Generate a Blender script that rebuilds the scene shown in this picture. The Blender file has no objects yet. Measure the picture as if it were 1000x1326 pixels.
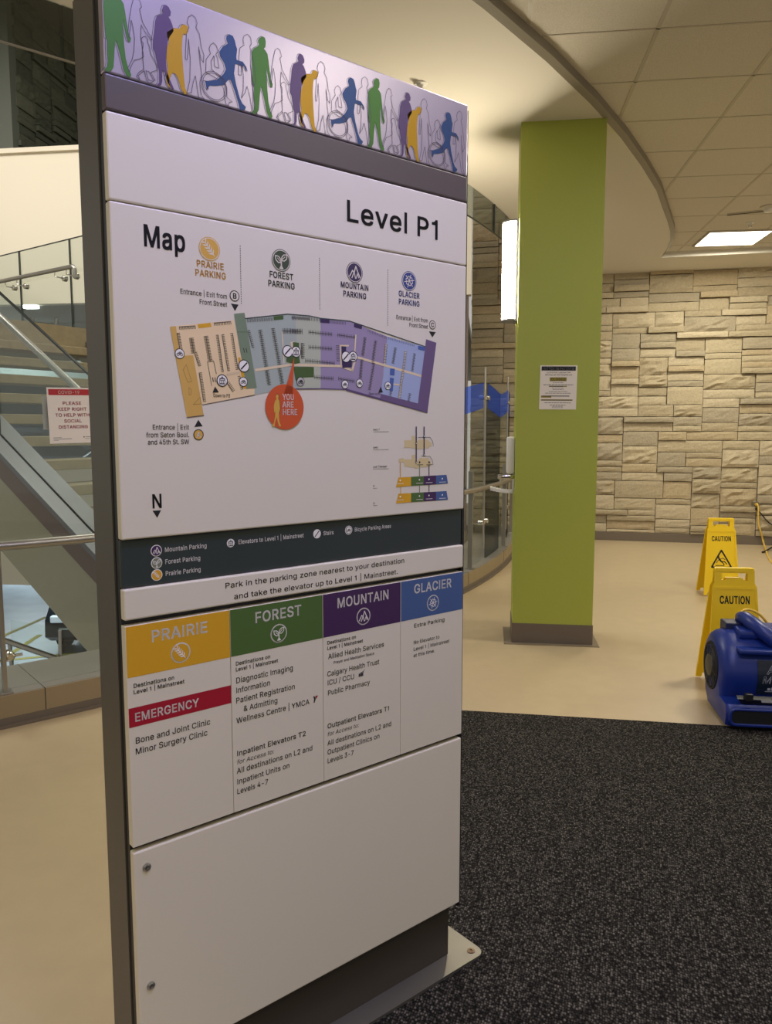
import bpy, bmesh, math, random, json
from mathutils import Vector, Matrix

# ---------------------------------------------------------------- camera, world, lights, exposure
SC = bpy.context.scene
COL = SC.collection
EYE = Vector((0.0, 0.0, 1.45))
PITCH = math.atan(109 / 1000.0)
YAW = math.radians(7.4)
cam_data = bpy.data.cameras.new('camera')
cam = bpy.data.objects.new('camera', cam_data)
COL.objects.link(cam)
cam.location = EYE
cam.rotation_euler = (math.pi / 2 - PITCH, 0, YAW)
cam_data.sensor_fit = 'VERTICAL'
cam_data.sensor_height = 36.0
cam_data.lens = 1000.0 / 1326.0 * 36.0
cam_data.clip_start = 0.02
SC.camera = cam
SC.view_settings.view_transform = 'Standard'
SC.view_settings.look = 'None'
SC.view_settings.gamma = 1.0
SC.view_settings.use_curve_mapping = False
SC.view_settings.exposure = 0.05

world = bpy.data.worlds.new('world')
SC.world = world
world.use_nodes = True
world.node_tree.nodes['Background'].inputs[0].default_value = (1.0, 0.95, 0.88, 1)
world.node_tree.nodes['Background'].inputs[1].default_value = 0.44


def area_light(name, loc, size, power, color=(1, .9, .75), rot=(0, 0, 0), size_y=None):
    d = bpy.data.lights.new(name, 'AREA')
    d.energy = power
    d.color = color
    d.size = size
    if size_y:
        d.shape = 'RECTANGLE'
        d.size_y = size_y
    o = bpy.data.objects.new(name, d)
    COL.objects.link(o)
    o.location = loc
    o.rotation_euler = rot
    return o


WARM = (1.0, .95, .80)
VIOLET_FILL = (.42, .42, 1.0)  # for the added lamp that turns the top of the sign lavender
# ceiling troffers (x, y, power): the first is the one in view, the rest are unseen; the violet and last ones are added as fill
TROFFERS = [(2.52, 8.745, 55, WARM), (2.45, 1.2, 13, WARM), (2.5, 4.9, 50, WARM), (-0.6, -1.3, 25, WARM), (.27, .98, 38, VIOLET_FILL), (4.9, 6.6, 40, WARM), (1.0, 2.6, 9, WARM)]


# photo pixel -> direction from the place the photograph was taken (used only to read off real positions on known planes)
_fw = Vector((-math.sin(YAW) * math.cos(PITCH), math.cos(YAW) * math.cos(PITCH), -math.sin(PITCH)))
_rt = Vector((math.cos(YAW), math.sin(YAW), 0))
_up = _rt.cross(_fw)


def ray(x, y):
    return _fw * 1000 + _rt * (x - 500) - _up * (y - 663)


def atz(x, y, z=0.0):
    d = ray(x, y)
    return EYE + d * ((z - EYE.z) / d.z)


def aty(x, y, Y):
    d = ray(x, y)
    return EYE + d * (Y / d.y)


def atplane(x, y, P, n):
    d = ray(x, y)
    return EYE + d * ((P - EYE).dot(n) / d.dot(n))


# ---------------------------------------------------------------- materials
def lin(h):
    if isinstance(h, str):
        h = h.lstrip('#')
        c = [int(h[i:i + 2], 16) / 255 for i in (0, 2, 4)]
    else:
        c = [v / 255 for v in h]
    return tuple(((v / 12.92) if v <= .04045 else ((v + .055) / 1.055) ** 2.4) for v in c) + (1,)


MATS = {}


def mat(name, col, rough=.5, metal=0., spec=.5, noise=0., nscale=40., bump=0., emit=0., aniso=0.):
    if name in MATS:
        return MATS[name]
    m = bpy.data.materials.new(name)
    m.use_nodes = True
    nt = m.node_tree
    b = nt.nodes['Principled BSDF']
    c = lin(col)
    b.inputs['Base Color'].default_value = c
    b.inputs['Roughness'].default_value = rough
    b.inputs['Metallic'].default_value = metal
    b.inputs['Specular IOR Level'].default_value = spec
    if noise or bump:
        tc = nt.nodes.new('ShaderNodeTexCoord')
        n = nt.nodes.new('ShaderNodeTexNoise')
        n.inputs['Scale'].default_value = nscale
        n.inputs['Detail'].default_value = 4
        nt.links.new(tc.outputs['Object'], n.inputs['Vector'])
        if noise:
            r = nt.nodes.new('ShaderNodeValToRGB')
            r.color_ramp.elements[0].position = .3
            r.color_ramp.elements[1].position = .7
            r.color_ramp.elements[0].color = tuple(v * (1 - noise) for v in c[:3]) + (1,)
            r.color_ramp.elements[1].color = tuple(min(1, v * (1 + noise)) for v in c[:3]) + (1,)
            nt.links.new(n.outputs['Fac'], r.inputs['Fac'])
            nt.links.new(r.outputs['Color'], b.inputs['Base Color'])
        if bump:
            bp = nt.nodes.new('ShaderNodeBump')
            bp.inputs['Strength'].default_value = bump
            bp.inputs['Distance'].default_value = .01
            nt.links.new(n.outputs['Fac'], bp.inputs['Height'])
            nt.links.new(bp.outputs['Normal'], b.inputs['Normal'])
    if emit:
        b.inputs['Emission Color'].default_value = c
        b.inputs['Emission Strength'].default_value = emit
    MATS[name] = m
    return m


def glass_mat(name, tint, refl=.08, rough=.02):
    m = bpy.data.materials.new(name)
    m.use_nodes = True
    nt = m.node_tree
    for n in list(nt.nodes):
        nt.nodes.remove(n)
    out = nt.nodes.new('ShaderNodeOutputMaterial')
    mix = nt.nodes.new('ShaderNodeMixShader')
    tr = nt.nodes.new('ShaderNodeBsdfTransparent')
    gl = nt.nodes.new('ShaderNodeBsdfGlossy')
    lw = nt.nodes.new('ShaderNodeLayerWeight')
    lw.inputs['Blend'].default_value = .25
    mp = nt.nodes.new('ShaderNodeMath')
    mp.operation = 'MULTIPLY_ADD'
    mp.inputs[1].default_value = .16
    mp.inputs[2].default_value = refl * .5
    nt.links.new(lw.outputs['Fresnel'], mp.inputs[0])
    tr.inputs['Color'].default_value = lin(tint)
    gl.inputs['Roughness'].default_value = rough
    nt.links.new(mp.outputs[0], mix.inputs[0])
    nt.links.new(tr.outputs[0], mix.inputs[1])
    nt.links.new(gl.outputs[0], mix.inputs[2])
    nt.links.new(mix.outputs[0], out.inputs['Surface'])
    MATS[name] = m
    return m


def emit_mat(name, col, strength):
    m = bpy.data.materials.new(name)
    m.use_nodes = True
    nt = m.node_tree
    b = nt.nodes['Principled BSDF']
    b.inputs['Base Color'].default_value = lin(col)
    b.inputs['Emission Color'].default_value = lin(col)
    b.inputs['Emission Strength'].default_value = strength
    MATS[name] = m
    return m


# ---------------------------------------------------------------- mesh helpers
class MB:
    """collects shapes and links them as ONE mesh object"""

    def __init__(s):
        s.bm = bmesh.new()

    def box(s, x0, x1, y0, y1, z0, z1, bev=0., M=None):
        r = bmesh.ops.create_cube(s.bm, size=1)
        vs = r['verts']
        bmesh.ops.scale(s.bm, vec=(x1 - x0, y1 - y0, z1 - z0), verts=vs)
        bmesh.ops.translate(s.bm, vec=((x0 + x1) / 2, (y0 + y1) / 2, (z0 + z1) / 2), verts=vs)
        if bev:
            es = list({e for v in vs for e in v.link_edges})
            r2 = bmesh.ops.bevel(s.bm, geom=es, offset=bev, segments=2, affect='EDGES', profile=.5)
            vs = list({v for f in r2['faces'] for v in f.verts} | {v for v in vs if v.is_valid})
        if M:
            bmesh.ops.transform(s.bm, matrix=M, verts=vs)
        return s

    def prism(s, pts, ext, bev=0.):
        """closed polygon (3-D points) pushed along the vector ext"""
        ext = Vector(ext)
        a = [s.bm.verts.new(Vector(p)) for p in pts]
        b = [s.bm.verts.new(Vector(p) + ext) for p in pts]
        n = len(pts)
        fs = [s.bm.faces.new(a[::-1]), s.bm.faces.new(b)]
        for i in range(n):
            fs.append(s.bm.faces.new((a[i], a[(i + 1) % n], b[(i + 1) % n], b[i])))
        if bev:
            bmesh.ops.bevel(s.bm, geom=list({e for f in fs for e in f.edges}), offset=bev, segments=2, affect='EDGES', profile=.5)
        return s

    def tube(s, pts, r, n=10, cap=True, closed=False):
        pts = [Vector(p) for p in pts]
        rs = r if isinstance(r, (list, tuple)) else [r] * len(pts)
        rings = []
        prev = None
        N = len(pts)
        for i, p in enumerate(pts):
            if closed:
                d = (pts[(i + 1) % N] - pts[i - 1]).normalized()
            else:
                d = (pts[min(i + 1, N - 1)] - pts[max(i - 1, 0)]).normalized()
            if prev is None:
                u = d.orthogonal().normalized()
            else:
                u = (prev - d * prev.dot(d))
                u = u.normalized() if u.length > 1e-6 else d.orthogonal().normalized()
            prev = u
            v = d.cross(u)
            rings.append([s.bm.verts.new(p + (u * math.cos(2 * math.pi * k / n) + v * math.sin(2 * math.pi * k / n)) * rs[i]) for k in range(n)])
        R = N if closed else N - 1
        for i in range(R):
            A, B = rings[i], rings[(i + 1) % N]
            for k in range(n):
                s.bm.faces.new((A[k], A[(k + 1) % n], B[(k + 1) % n], B[k]))
        if cap and not closed:
            s.bm.faces.new(rings[0][::-1])
            s.bm.faces.new(rings[-1])
        return s

    def lathe(s, c, axis, prof, n=24):
        """prof: list of (distance along axis, radius)"""
        c = Vector(c)
        ax = Vector(axis).normalized()
        u = ax.orthogonal().normalized()
        v = ax.cross(u)
        rings = []
        for h, r in prof:
            rings.append([s.bm.verts.new(c + ax * h + (u * math.cos(2 * math.pi * k / n) + v * math.sin(2 * math.pi * k / n)) * max(r, 1e-5)) for k in range(n)])
        for A, B in zip(rings, rings[1:]):
            for k in range(n):
                s.bm.faces.new((A[k], A[(k + 1) % n], B[(k + 1) % n], B[k]))
        s.bm.faces.new(rings[0][::-1])
        s.bm.faces.new(rings[-1])
        return s

    def face(s, pts, mi=0):
        f = s.bm.faces.new([s.bm.verts.new(Vector(p)) for p in pts])
        f.material_index = mi
        return f

    def arc(s, c, r0, r1, a0, a1, z0, z1, n=48):
        """solid ring segment (angles in degrees)"""
        P = []
        for i in range(n + 1):
            a = math.radians(a0 + (a1 - a0) * i / n)
            P.append([s.bm.verts.new((c[0] + r * math.cos(a), c[1] + r * math.sin(a), z)) for r, z in ((r0, z0), (r1, z0), (r1, z1), (r0, z1))])
        for A, B in zip(P, P[1:]):
            for k in range(4):
                s.bm.faces.new((A[k], A[(k + 1) % 4], B[(k + 1) % 4], B[k]))
        s.bm.faces.new(P[0][::-1])
        s.bm.faces.new(P[-1])
        return s

    def build(s, name, m, parent=None, smooth=False, loc=None, rotz=0.):
        bmesh.ops.recalc_face_normals(s.bm, faces=s.bm.faces[:])
        me = bpy.data.meshes.new(name)
        s.bm.to_mesh(me)
        s.bm.free()
        for x in (m if isinstance(m, (list, tuple)) else [m]):
            me.materials.append(x)
        if smooth:
            for p in me.polygons:
                p.use_smooth = True
            try:
                me.set_sharp_from_angle(angle=math.radians(40))
            except Exception:
                pass
        o = bpy.data.objects.new(name, me)
        COL.objects.link(o)
        if parent:
            o.parent = parent
        if loc:
            o.location = loc
        o.rotation_euler.z = rotz
        return o


def thing(name, label, cat, loc=(0, 0, 0), rotz=0., group=None):
    o = bpy.data.objects.new(name, None)
    o.empty_display_size = .1
    COL.objects.link(o)
    o.location = loc
    o.rotation_euler.z = rotz
    return tag(o, label, cat, group)


def tag(o, label, cat, group=None, kind=None):
    o['label'] = label
    o['category'] = cat
    if group:
        o['group'] = group
    if kind:
        o['kind'] = kind
    return o


def struct(o, label=None, cat=None):
    o['kind'] = 'structure'
    if label:
        o['label'] = label
    if cat:
        o['category'] = cat
    return o


def copy_tree(o, parent=None):
    c = o.copy()
    COL.objects.link(c)
    if parent:
        c.parent = parent
    for ch in list(o.children):
        copy_tree(ch, c)
    return c


# ---------------------------------------------------------------- lettering: outlines of a plain grotesque (cap height = 1000)
GLYPHS = json.loads('''{"A":[943,[[77,0,32,0,153,333,275,667,396,1000,445,1000,494,1000,543,1000,665,667,788,333,910,0,866,0,821,0,777,0,706,198,635,396,564,595,551,631,536,677,519,732,502,786,481,856,456,940,465,940,473,940,482,940,457,855,436,784,418,729,401,674,386,629,374,595,305,396,236,198,167,0,122,0],[386,279,216,279,216,316,216,353,216,391,386,391,557,391,727,391,727,353,727,316,727,279,557,279]]],
"B":[897,[[240,0,118,0,118,333,118,667,118,1000,237,1000,355,1000,474,1000,543,1000,601,988,646,964,692,941,726,909,749,869,771,829,783,784,783,735,783,692,775,657,760,629,745,601,725,579,700,562,676,545,648,533,619,524,619,521,619,518,619,515,651,513,683,502,714,483,745,463,771,435,791,399,811,364,821,320,821,268,821,217,810,172,787,131,763,91,727,59,677,35,628,12,563,0,485,0,362,0],[245,226,245,112,324,112,402,112,481,112,559,112,615,127,648,157,682,186,699,224,699,268,699,302,690,333,673,361,656,389,632,412,601,429,569,445,532,454,488,454,407,454,326,454,245,454,245,340],[245,670,245,561,319,561,394,561,468,561,504,561,537,568,566,582,596,596,618,616,635,642,652,667,660,697,660,732,660,776,645,813,614,843,584,873,536,888,472,888,396,888,321,888,245,888,245,779]]],
"C":[1003,[[577,-13,526,-13,439,-13,362,7,295,49,228,91,175,150,137,227,98,303,79,394,79,499,79,605,98,696,137,773,175,850,228,909,295,951,362,993,439,1013,526,1013,576,1013,624,1006,669,991,714,977,754,955,790,926,826,898,856,863,880,822,904,782,921,736,930,685,887,685,845,685,803,685,795,719,783,749,765,776,748,802,727,824,702,842,678,860,650,874,620,883,590,891,558,896,526,896,464,896,409,881,361,850,312,819,274,774,246,715,217,656,203,584,203,499,203,415,218,343,246,284,274,225,313,181,361,150,410,119,465,104,526,104,558,104,590,109,620,118,650,127,678,140,702,158,727,176,748,198,765,225,783,251,795,281,803,315,845,315,887,315,930,315,921,264,905,219,881,178,857,138,827,103,791,74,755,46,714,24,669,9,624,-6]]],
"D":[987,[[532,0,430,0,350,0,269,0,189,0,189,37,189,75,189,112,266,112,344,112,422,112,504,112,571,128,625,159,679,190,719,235,745,293,771,351,785,421,785,502,785,582,771,651,745,709,719,766,680,811,628,842,576,872,512,888,434,888,351,888,267,888,183,888,183,925,183,963,183,1000,270,1000,356,1000,443,1000,540,1000,624,980,693,940,762,900,815,843,852,769,889,694,907,605,907,502,907,398,889,308,852,233,815,158,760,101,689,60,618,20],[203,1000,245,1000,245,667,245,333,245,0,203,0,160,0,118,0,118,333,118,667,118,1000,160,1000]]],
"E":[823,[[325,0,118,0,118,333,118,667,118,1000,323,1000,528,1000,732,1000,732,963,732,925,732,888,570,888,407,888,245,888,245,779,245,670,245,562,396,562,547,562,699,562,699,524,699,487,699,450,547,450,396,450,245,450,245,337,245,225,245,112,409,112,573,112,738,112,738,75,738,37,738,0,531,0]]],
"F":[806,[[160,0,118,0,118,333,118,667,118,1000,321,1000,523,1000,726,1000,726,963,726,925,726,888,565,888,405,888,245,888,245,774,245,661,245,547,390,547,535,547,681,547,681,510,681,472,681,435,535,435,390,435,245,435,245,290,245,145,245,0,203,0]]],
"G":[1023,[[608,-13,528,-13,439,-13,361,7,294,49,226,91,174,150,136,227,98,304,79,395,79,499,79,605,98,696,136,773,174,850,226,909,293,951,359,993,435,1013,521,1013,574,1013,623,1006,669,990,715,974,756,952,793,922,829,893,859,859,883,818,907,778,923,734,932,685,889,685,845,685,802,685,792,718,778,747,761,773,744,799,724,821,700,839,676,858,650,872,620,882,590,891,557,896,521,896,462,896,408,881,360,850,312,819,274,774,246,715,217,656,203,584,203,499,203,415,218,343,246,285,274,226,313,181,362,150,411,119,466,104,528,104,585,104,634,116,678,140,721,164,754,198,779,242,803,287,815,338,815,398,828,396,841,394,854,391,754,391,655,391,556,391,556,428,556,466,556,503,684,503,812,503,940,503,940,466,940,430,940,393,940,311,922,239,886,179,851,118,802,70,740,37,679,3]]],
"H":[1016,[[160,0,118,0,118,333,118,667,118,1000,160,1000,203,1000,245,1000,245,856,245,712,245,568,420,568,596,568,771,568,771,712,771,856,771,1000,813,1000,856,1000,898,1000,898,667,898,333,898,0,856,0,813,0,771,0,771,152,771,304,771,456,596,456,420,456,245,456,245,304,245,152,245,0,203,0]]],
"I":[363,[[118,0,118,0,118,0,118,1000,118,1000,118,1000,245,1000,245,1000,245,1000,245,0,245,0,245,0]]],
"J":[779,[[451,-13,364,-13,276,-13,204,13,148,64,93,116,65,190,65,286,65,304,65,322,65,340,107,340,150,340,192,340,192,322,192,304,192,286,192,225,208,178,239,146,270,114,312,98,364,98,415,98,456,114,487,146,519,178,534,225,534,286,534,524,534,762,534,1000,577,1000,619,1000,661,1000,661,762,661,524,661,286,661,190,633,116,578,64,523,13]]],
"K":[917,[[286,372,205,286,205,332,205,379,205,425,228,455,251,485,273,513,296,541,319,569,343,596,367,623,391,650,416,677,516,784,615,892,715,1000,770,1000,826,1000,881,1000,739,847,597,695,454,542,452,543,450,543,448,543,367,457],[160,0,118,0,118,333,118,667,118,1000,160,1000,203,1000,245,1000,245,886,245,771,245,657,245,585,244,514,244,442,244,421,245,401,245,380,245,253,245,127,245,0,203,0],[782,0,732,0,611,170,490,340,369,509,396,542,422,575,448,608,593,405,737,203,882,0,832,0]]],
"L":[772,[[315,0,118,0,118,333,118,667,118,1000,160,1000,203,1000,245,1000,245,704,245,408,245,112,400,112,555,112,710,112,710,75,710,37,710,0,513,0]]],
"M":[1235,[[118,0,118,0,118,0,118,1000,118,1000,118,1000,298,1000,298,1000,298,1000,617,150,617,150,617,150,936,1000,936,1000,936,1000,1116,1000,1116,1000,1116,1000,1116,0,1116,0,1116,0,991,0,991,0,991,0,991,815,991,815,991,815,672,0,672,0,672,0,562,0,562,0,562,0,240,815,240,815,240,815,240,0,240,0,240,0]]],
"N":[1029,[[161,0,118,0,118,333,118,667,118,1000,168,1000,218,1000,268,1000,403,786,539,573,674,359,685,343,698,322,713,296,728,271,744,242,762,210,779,178,796,144,813,108,808,107,802,106,796,105,792,142,789,178,788,213,786,248,785,280,785,309,784,338,784,363,784,383,784,589,784,794,784,1000,826,1000,868,1000,911,1000,911,667,911,333,911,0,861,0,811,0,760,0,639,190,518,380,397,570,382,596,365,622,349,650,332,678,313,711,291,749,269,787,243,834,211,889,219,890,227,891,234,892,236,842,238,796,240,754,242,712,243,676,244,645,245,614,246,589,246,572,246,381,246,191,246,0,203,0]]],
"O":[1048,[[611,-13,525,-13,439,-13,363,7,296,49,229,91,176,150,137,227,99,303,79,394,79,499,79,605,99,696,137,773,176,850,229,909,296,951,363,993,439,1013,525,1013,611,1013,687,993,754,951,821,909,873,850,912,773,950,696,969,605,969,499,969,394,950,303,912,227,873,150,821,91,754,49,687,7],[465,104,525,104,584,104,638,119,687,149,735,180,774,224,803,283,831,342,846,414,846,499,846,585,831,658,803,717,774,776,735,820,687,851,638,881,584,896,525,896,465,896,411,881,362,850,314,820,275,775,246,716,218,657,203,585,203,499,203,414,218,342,246,284,275,225,314,180,362,150,411,119]]],
"P":[874,[[118,0,118,0,118,0,118,1000,118,1000,118,1000,480,1000,480,1000,657,1000,800,863,800,695,800,527,657,390,480,390,480,390,240,390,240,390,240,390,240,0,240,0,240,0],[240,890,240,890,240,890,240,500,240,500,240,500,465,500,465,500,579,500,672,587,672,695,672,803,579,890,465,890,465,890]]],
"Q":[1048,[[538,238,482,313,526,313,570,313,615,313,652,264,689,215,726,166,736,153,745,140,754,128,810,54,865,-20,921,-94,877,-94,832,-94,788,-94,752,-45,715,4,679,52,670,65,660,77,651,90,595,164],[611,-13,525,-13,439,-13,363,7,296,49,229,91,176,150,137,227,99,303,79,394,79,499,79,605,99,696,137,773,176,850,229,909,296,951,363,993,439,1013,525,1013,611,1013,687,993,754,951,821,909,873,850,912,773,950,696,969,605,969,499,969,394,950,303,912,227,873,150,821,91,754,49,687,7],[465,104,525,104,584,104,638,119,687,149,735,180,774,224,803,283,831,342,846,414,846,499,846,585,831,658,803,717,774,776,735,820,687,851,638,881,584,896,525,896,465,896,411,881,362,850,314,820,275,775,246,716,218,657,203,585,203,499,203,414,218,342,246,284,275,225,314,180,362,150,411,119]]],
"R":[900,[[118,0,118,0,118,0,118,1000,118,1000,118,1000,500,1000,500,1000,666,1000,800,871,800,712,800,554,666,425,500,425,500,425,240,425,240,425,240,425,240,0,240,0,240,0],[240,890,240,890,240,890,240,535,240,535,240,535,480,535,480,535,586,535,672,614,672,712,672,811,586,890,480,890,480,890],[440,450,440,450,440,450,585,450,585,450,585,450,840,0,840,0,840,0,692,0,692,0,692,0]]],
"S":[878,[[516,-17,440,-17,367,-17,304,-6,251,18,197,42,155,75,126,118,96,161,79,211,75,268,119,268,162,268,205,268,209,230,221,198,243,172,264,147,293,128,327,115,362,103,399,97,440,97,485,97,526,104,562,118,598,133,627,154,648,181,669,207,679,238,679,274,679,306,670,332,653,352,635,372,611,389,582,402,552,415,518,427,481,437,441,448,401,459,361,470,278,493,214,526,169,568,124,611,102,666,102,732,102,789,117,838,147,880,178,922,219,955,270,979,322,1002,381,1013,446,1013,513,1013,571,1002,621,978,672,955,712,923,741,882,771,841,786,795,788,743,746,743,705,743,663,743,658,793,635,832,594,860,553,887,503,901,442,901,399,901,362,894,329,880,296,866,271,847,253,822,235,798,226,770,226,738,226,704,237,677,257,656,278,635,303,618,333,606,362,593,391,584,417,577,451,567,485,558,519,549,549,541,580,531,612,518,645,505,676,488,705,467,734,446,757,420,776,388,794,357,803,318,803,272,803,218,788,169,760,125,731,81,690,46,636,21,581,-5]]],
"T":[882,[[168,888,62,888,62,925,62,963,62,1000,315,1000,567,1000,819,1000,819,963,819,925,819,888,715,888,610,888,505,888,505,592,505,296,505,0,463,0,421,0,379,0,379,296,379,592,379,888,273,888]]],
"U":[1017,[[587,-16,509,-16,430,-16,361,-1,303,30,244,61,199,103,166,157,134,211,118,272,118,340,118,560,118,780,118,1000,160,1000,202,1000,244,1000,244,783,244,567,244,350,244,302,255,260,277,222,298,185,328,155,368,134,407,112,454,101,509,101,564,101,611,112,650,134,689,155,719,185,740,222,761,260,772,302,772,350,772,567,772,783,772,1000,814,1000,856,1000,899,1000,899,780,899,560,899,340,899,272,883,211,850,157,818,103,773,61,714,30,656,-1]]],
"V":[943,[[449,0,401,0,278,333,155,667,32,1000,77,1000,121,1000,166,1000,236,802,307,604,378,405,390,372,405,327,423,270,441,214,463,144,487,60,479,60,470,60,461,60,486,145,507,216,525,271,543,327,557,372,569,405,638,604,707,802,776,1000,821,1000,865,1000,910,1000,789,667,668,333,546,0,498,0]]],
"W":[1349,[[354,0,305,0,214,333,123,667,32,1000,75,1000,119,1000,162,1000,215,795,268,590,321,385,329,353,337,319,345,286,353,252,360,218,367,184,374,149,381,114,387,78,382,78,377,78,372,78,379,114,385,149,393,184,400,218,407,252,415,286,423,319,432,353,440,385,494,590,548,795,602,1000,650,1000,698,1000,746,1000,800,795,854,590,907,385,916,353,925,319,933,286,940,252,948,218,956,184,963,149,970,114,977,78,971,78,966,78,960,78,966,114,973,149,981,184,988,218,995,252,1003,286,1011,319,1019,353,1028,385,1080,590,1133,795,1186,1000,1229,1000,1273,1000,1316,1000,1225,667,1134,333,1042,0,993,0,944,0,895,0,838,212,780,423,723,635,712,677,701,721,691,769,680,818,670,872,660,934,669,934,678,934,687,934,677,875,668,823,658,776,649,729,638,682,625,635,568,423,510,212,453,0,404,0]]],
"X":[932,[[84,0,36,0,166,186,296,373,427,559,427,528,427,496,427,464,304,643,181,821,58,1000,107,1000,156,1000,205,1000,253,929,301,858,350,787,370,757,387,732,401,710,415,689,427,667,439,647,451,626,464,602,479,574,471,574,464,574,456,574,471,601,484,625,495,646,507,667,520,688,534,710,549,731,566,757,587,787,636,858,685,929,734,1000,782,1000,830,1000,877,1000,754,823,632,647,509,470,509,501,509,532,509,564,638,376,767,188,896,0,847,0,799,0,750,0,692,85,633,170,574,254,556,281,540,305,528,324,515,344,502,364,491,384,480,404,467,428,453,454,462,454,471,454,481,454,467,429,455,406,443,386,431,366,419,346,405,326,392,305,376,282,357,254,298,170,239,85,180,0,132,0]]],
"Y":[928,[[442,0,400,0,400,136,400,273,400,409,277,606,155,803,32,1000,81,1000,130,1000,179,1000,245,892,312,785,378,677,400,641,419,607,437,574,454,541,472,501,491,453,474,453,457,453,440,453,458,502,476,543,494,576,511,609,530,643,551,677,617,785,683,892,749,1000,798,1000,846,1000,895,1000,772,803,649,606,527,409,527,273,527,136,527,0,485,0]]],
"Z":[862,[[316,0,82,0,82,30,82,61,82,91,234,313,386,535,538,757,558,787,579,816,602,846,624,876,647,906,670,935,674,921,679,907,684,893,643,891,602,890,561,889,520,888,479,888,438,888,319,888,199,888,79,888,79,925,79,963,79,1000,313,1000,546,1000,780,1000,780,969,780,938,780,907,630,689,481,471,332,253,310,221,287,190,263,158,239,127,215,96,191,65,187,79,182,93,177,107,218,109,259,110,299,111,339,112,380,112,421,112,542,112,664,112,785,112,785,75,785,37,785,0,551,0]]],
"a":[765,[[357,-17,314,-17,267,-17,224,-8,186,10,147,27,116,53,94,88,71,122,60,163,60,212,60,255,68,290,85,316,102,343,124,364,152,380,181,395,212,406,246,414,281,422,315,428,350,432,395,438,431,443,459,446,487,449,508,454,521,462,535,469,542,482,542,501,542,502,542,503,542,505,542,536,536,562,524,583,513,605,495,621,471,633,448,645,419,650,385,650,349,650,319,645,293,634,268,622,247,608,231,591,215,574,204,557,197,538,158,550,119,561,81,572,98,618,123,654,154,680,186,707,222,726,261,738,301,750,341,756,381,756,408,756,438,752,470,746,502,739,533,727,562,708,591,690,615,664,634,630,652,595,662,550,662,494,662,329,662,165,662,0,622,0,583,0,544,0,544,34,544,68,544,102,541,102,538,102,536,102,527,85,514,67,495,48,477,30,453,15,423,2,393,-11],[305,89,335,89,380,89,417,98,448,115,479,133,502,155,518,183,534,211,542,240,542,271,542,305,542,339,542,373,537,367,526,362,510,358,494,353,476,349,455,346,434,342,414,339,394,337,374,334,358,332,345,330,316,327,289,320,264,312,239,303,219,290,203,274,188,257,181,235,181,206,181,181,187,159,200,142,214,125,232,112,255,103,278,94]]],
"b":[834,[[513,-16,451,-16,405,-16,368,-8,339,7,310,23,287,41,271,61,254,82,242,100,232,115,228,115,224,115,220,115,220,77,220,38,220,0,181,0,142,0,103,0,103,333,103,667,103,1000,143,1000,183,1000,223,1000,223,876,223,752,223,628,226,628,229,628,232,628,242,642,254,660,270,680,286,699,308,717,337,733,366,748,403,756,450,756,513,756,567,740,615,709,663,677,700,633,727,575,754,517,767,449,767,371,767,292,754,224,727,166,701,108,663,63,616,32,568,0],[388,92,433,92,479,92,518,104,549,129,581,153,605,187,621,229,637,271,645,319,645,372,645,425,637,472,621,513,605,555,582,588,550,612,518,636,479,648,433,648,387,648,348,637,317,613,285,590,262,558,246,517,230,476,221,428,221,372,221,317,230,268,246,226,262,184,286,151,318,128,349,104]]],
"c":[778,[[445,-16,407,-16,340,-16,281,0,230,32,179,64,139,109,110,167,81,225,67,292,67,368,67,446,81,514,110,572,139,630,179,675,230,707,281,740,340,756,407,756,444,756,479,751,511,741,544,732,573,718,600,700,626,682,649,659,668,633,687,606,701,577,711,544,672,534,634,525,595,515,590,534,582,552,571,568,560,585,546,599,531,611,515,623,496,632,476,639,455,645,432,648,407,648,358,648,317,635,285,610,253,584,229,550,213,508,197,465,189,419,189,368,189,319,197,273,213,231,229,189,253,155,285,130,317,104,358,91,407,91,433,91,456,95,477,101,498,108,516,118,532,130,548,142,562,157,573,174,584,191,593,210,598,230,636,221,675,211,713,201,704,167,690,137,671,110,652,84,629,61,602,42,575,23,545,9,512,-1,480,-11]]],
"d":[834,[[430,-16,384,-16,322,-16,267,0,219,32,171,63,134,108,107,166,81,224,67,292,67,371,67,449,81,517,108,575,135,633,172,677,220,709,267,740,322,756,385,756,431,756,469,748,497,733,526,717,548,699,565,680,581,660,594,642,602,628,605,628,608,628,611,628,611,752,611,876,611,1000,651,1000,691,1000,731,1000,731,667,731,333,731,0,692,0,653,0,615,0,615,38,615,77,615,115,611,115,607,115,603,115,594,100,581,82,564,61,547,41,525,23,496,7,467,-8],[356,92,402,92,447,92,486,104,517,128,549,151,572,184,589,226,605,268,613,317,613,372,613,428,605,476,589,517,573,558,549,590,518,613,486,637,448,648,402,648,355,648,316,636,284,612,253,588,229,555,213,513,197,472,189,425,189,372,189,319,197,271,213,229,230,187,253,153,285,129,317,104]]],
"e":[794,[[468,-16,417,-16,344,-16,282,0,230,32,178,64,138,109,109,167,81,224,67,291,67,367,67,444,81,511,109,569,136,628,176,673,226,706,277,739,336,756,403,756,444,756,484,749,522,735,561,722,596,700,628,670,659,640,684,602,702,554,720,506,730,449,730,381,730,365,730,349,730,333,535,333,341,333,147,333,147,367,147,400,147,434,319,434,492,434,664,434,646,422,627,410,609,397,609,447,601,490,585,528,570,566,547,595,516,617,486,638,448,649,403,649,358,649,320,638,288,616,256,594,231,565,214,530,197,494,189,456,189,415,189,393,189,371,189,349,189,294,198,247,217,209,236,170,263,141,297,121,331,101,371,91,417,91,447,91,474,95,499,104,523,112,544,126,561,143,579,160,592,182,601,207,640,198,679,188,717,179,706,140,687,106,659,77,631,48,596,25,555,9,514,-8]]],
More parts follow.
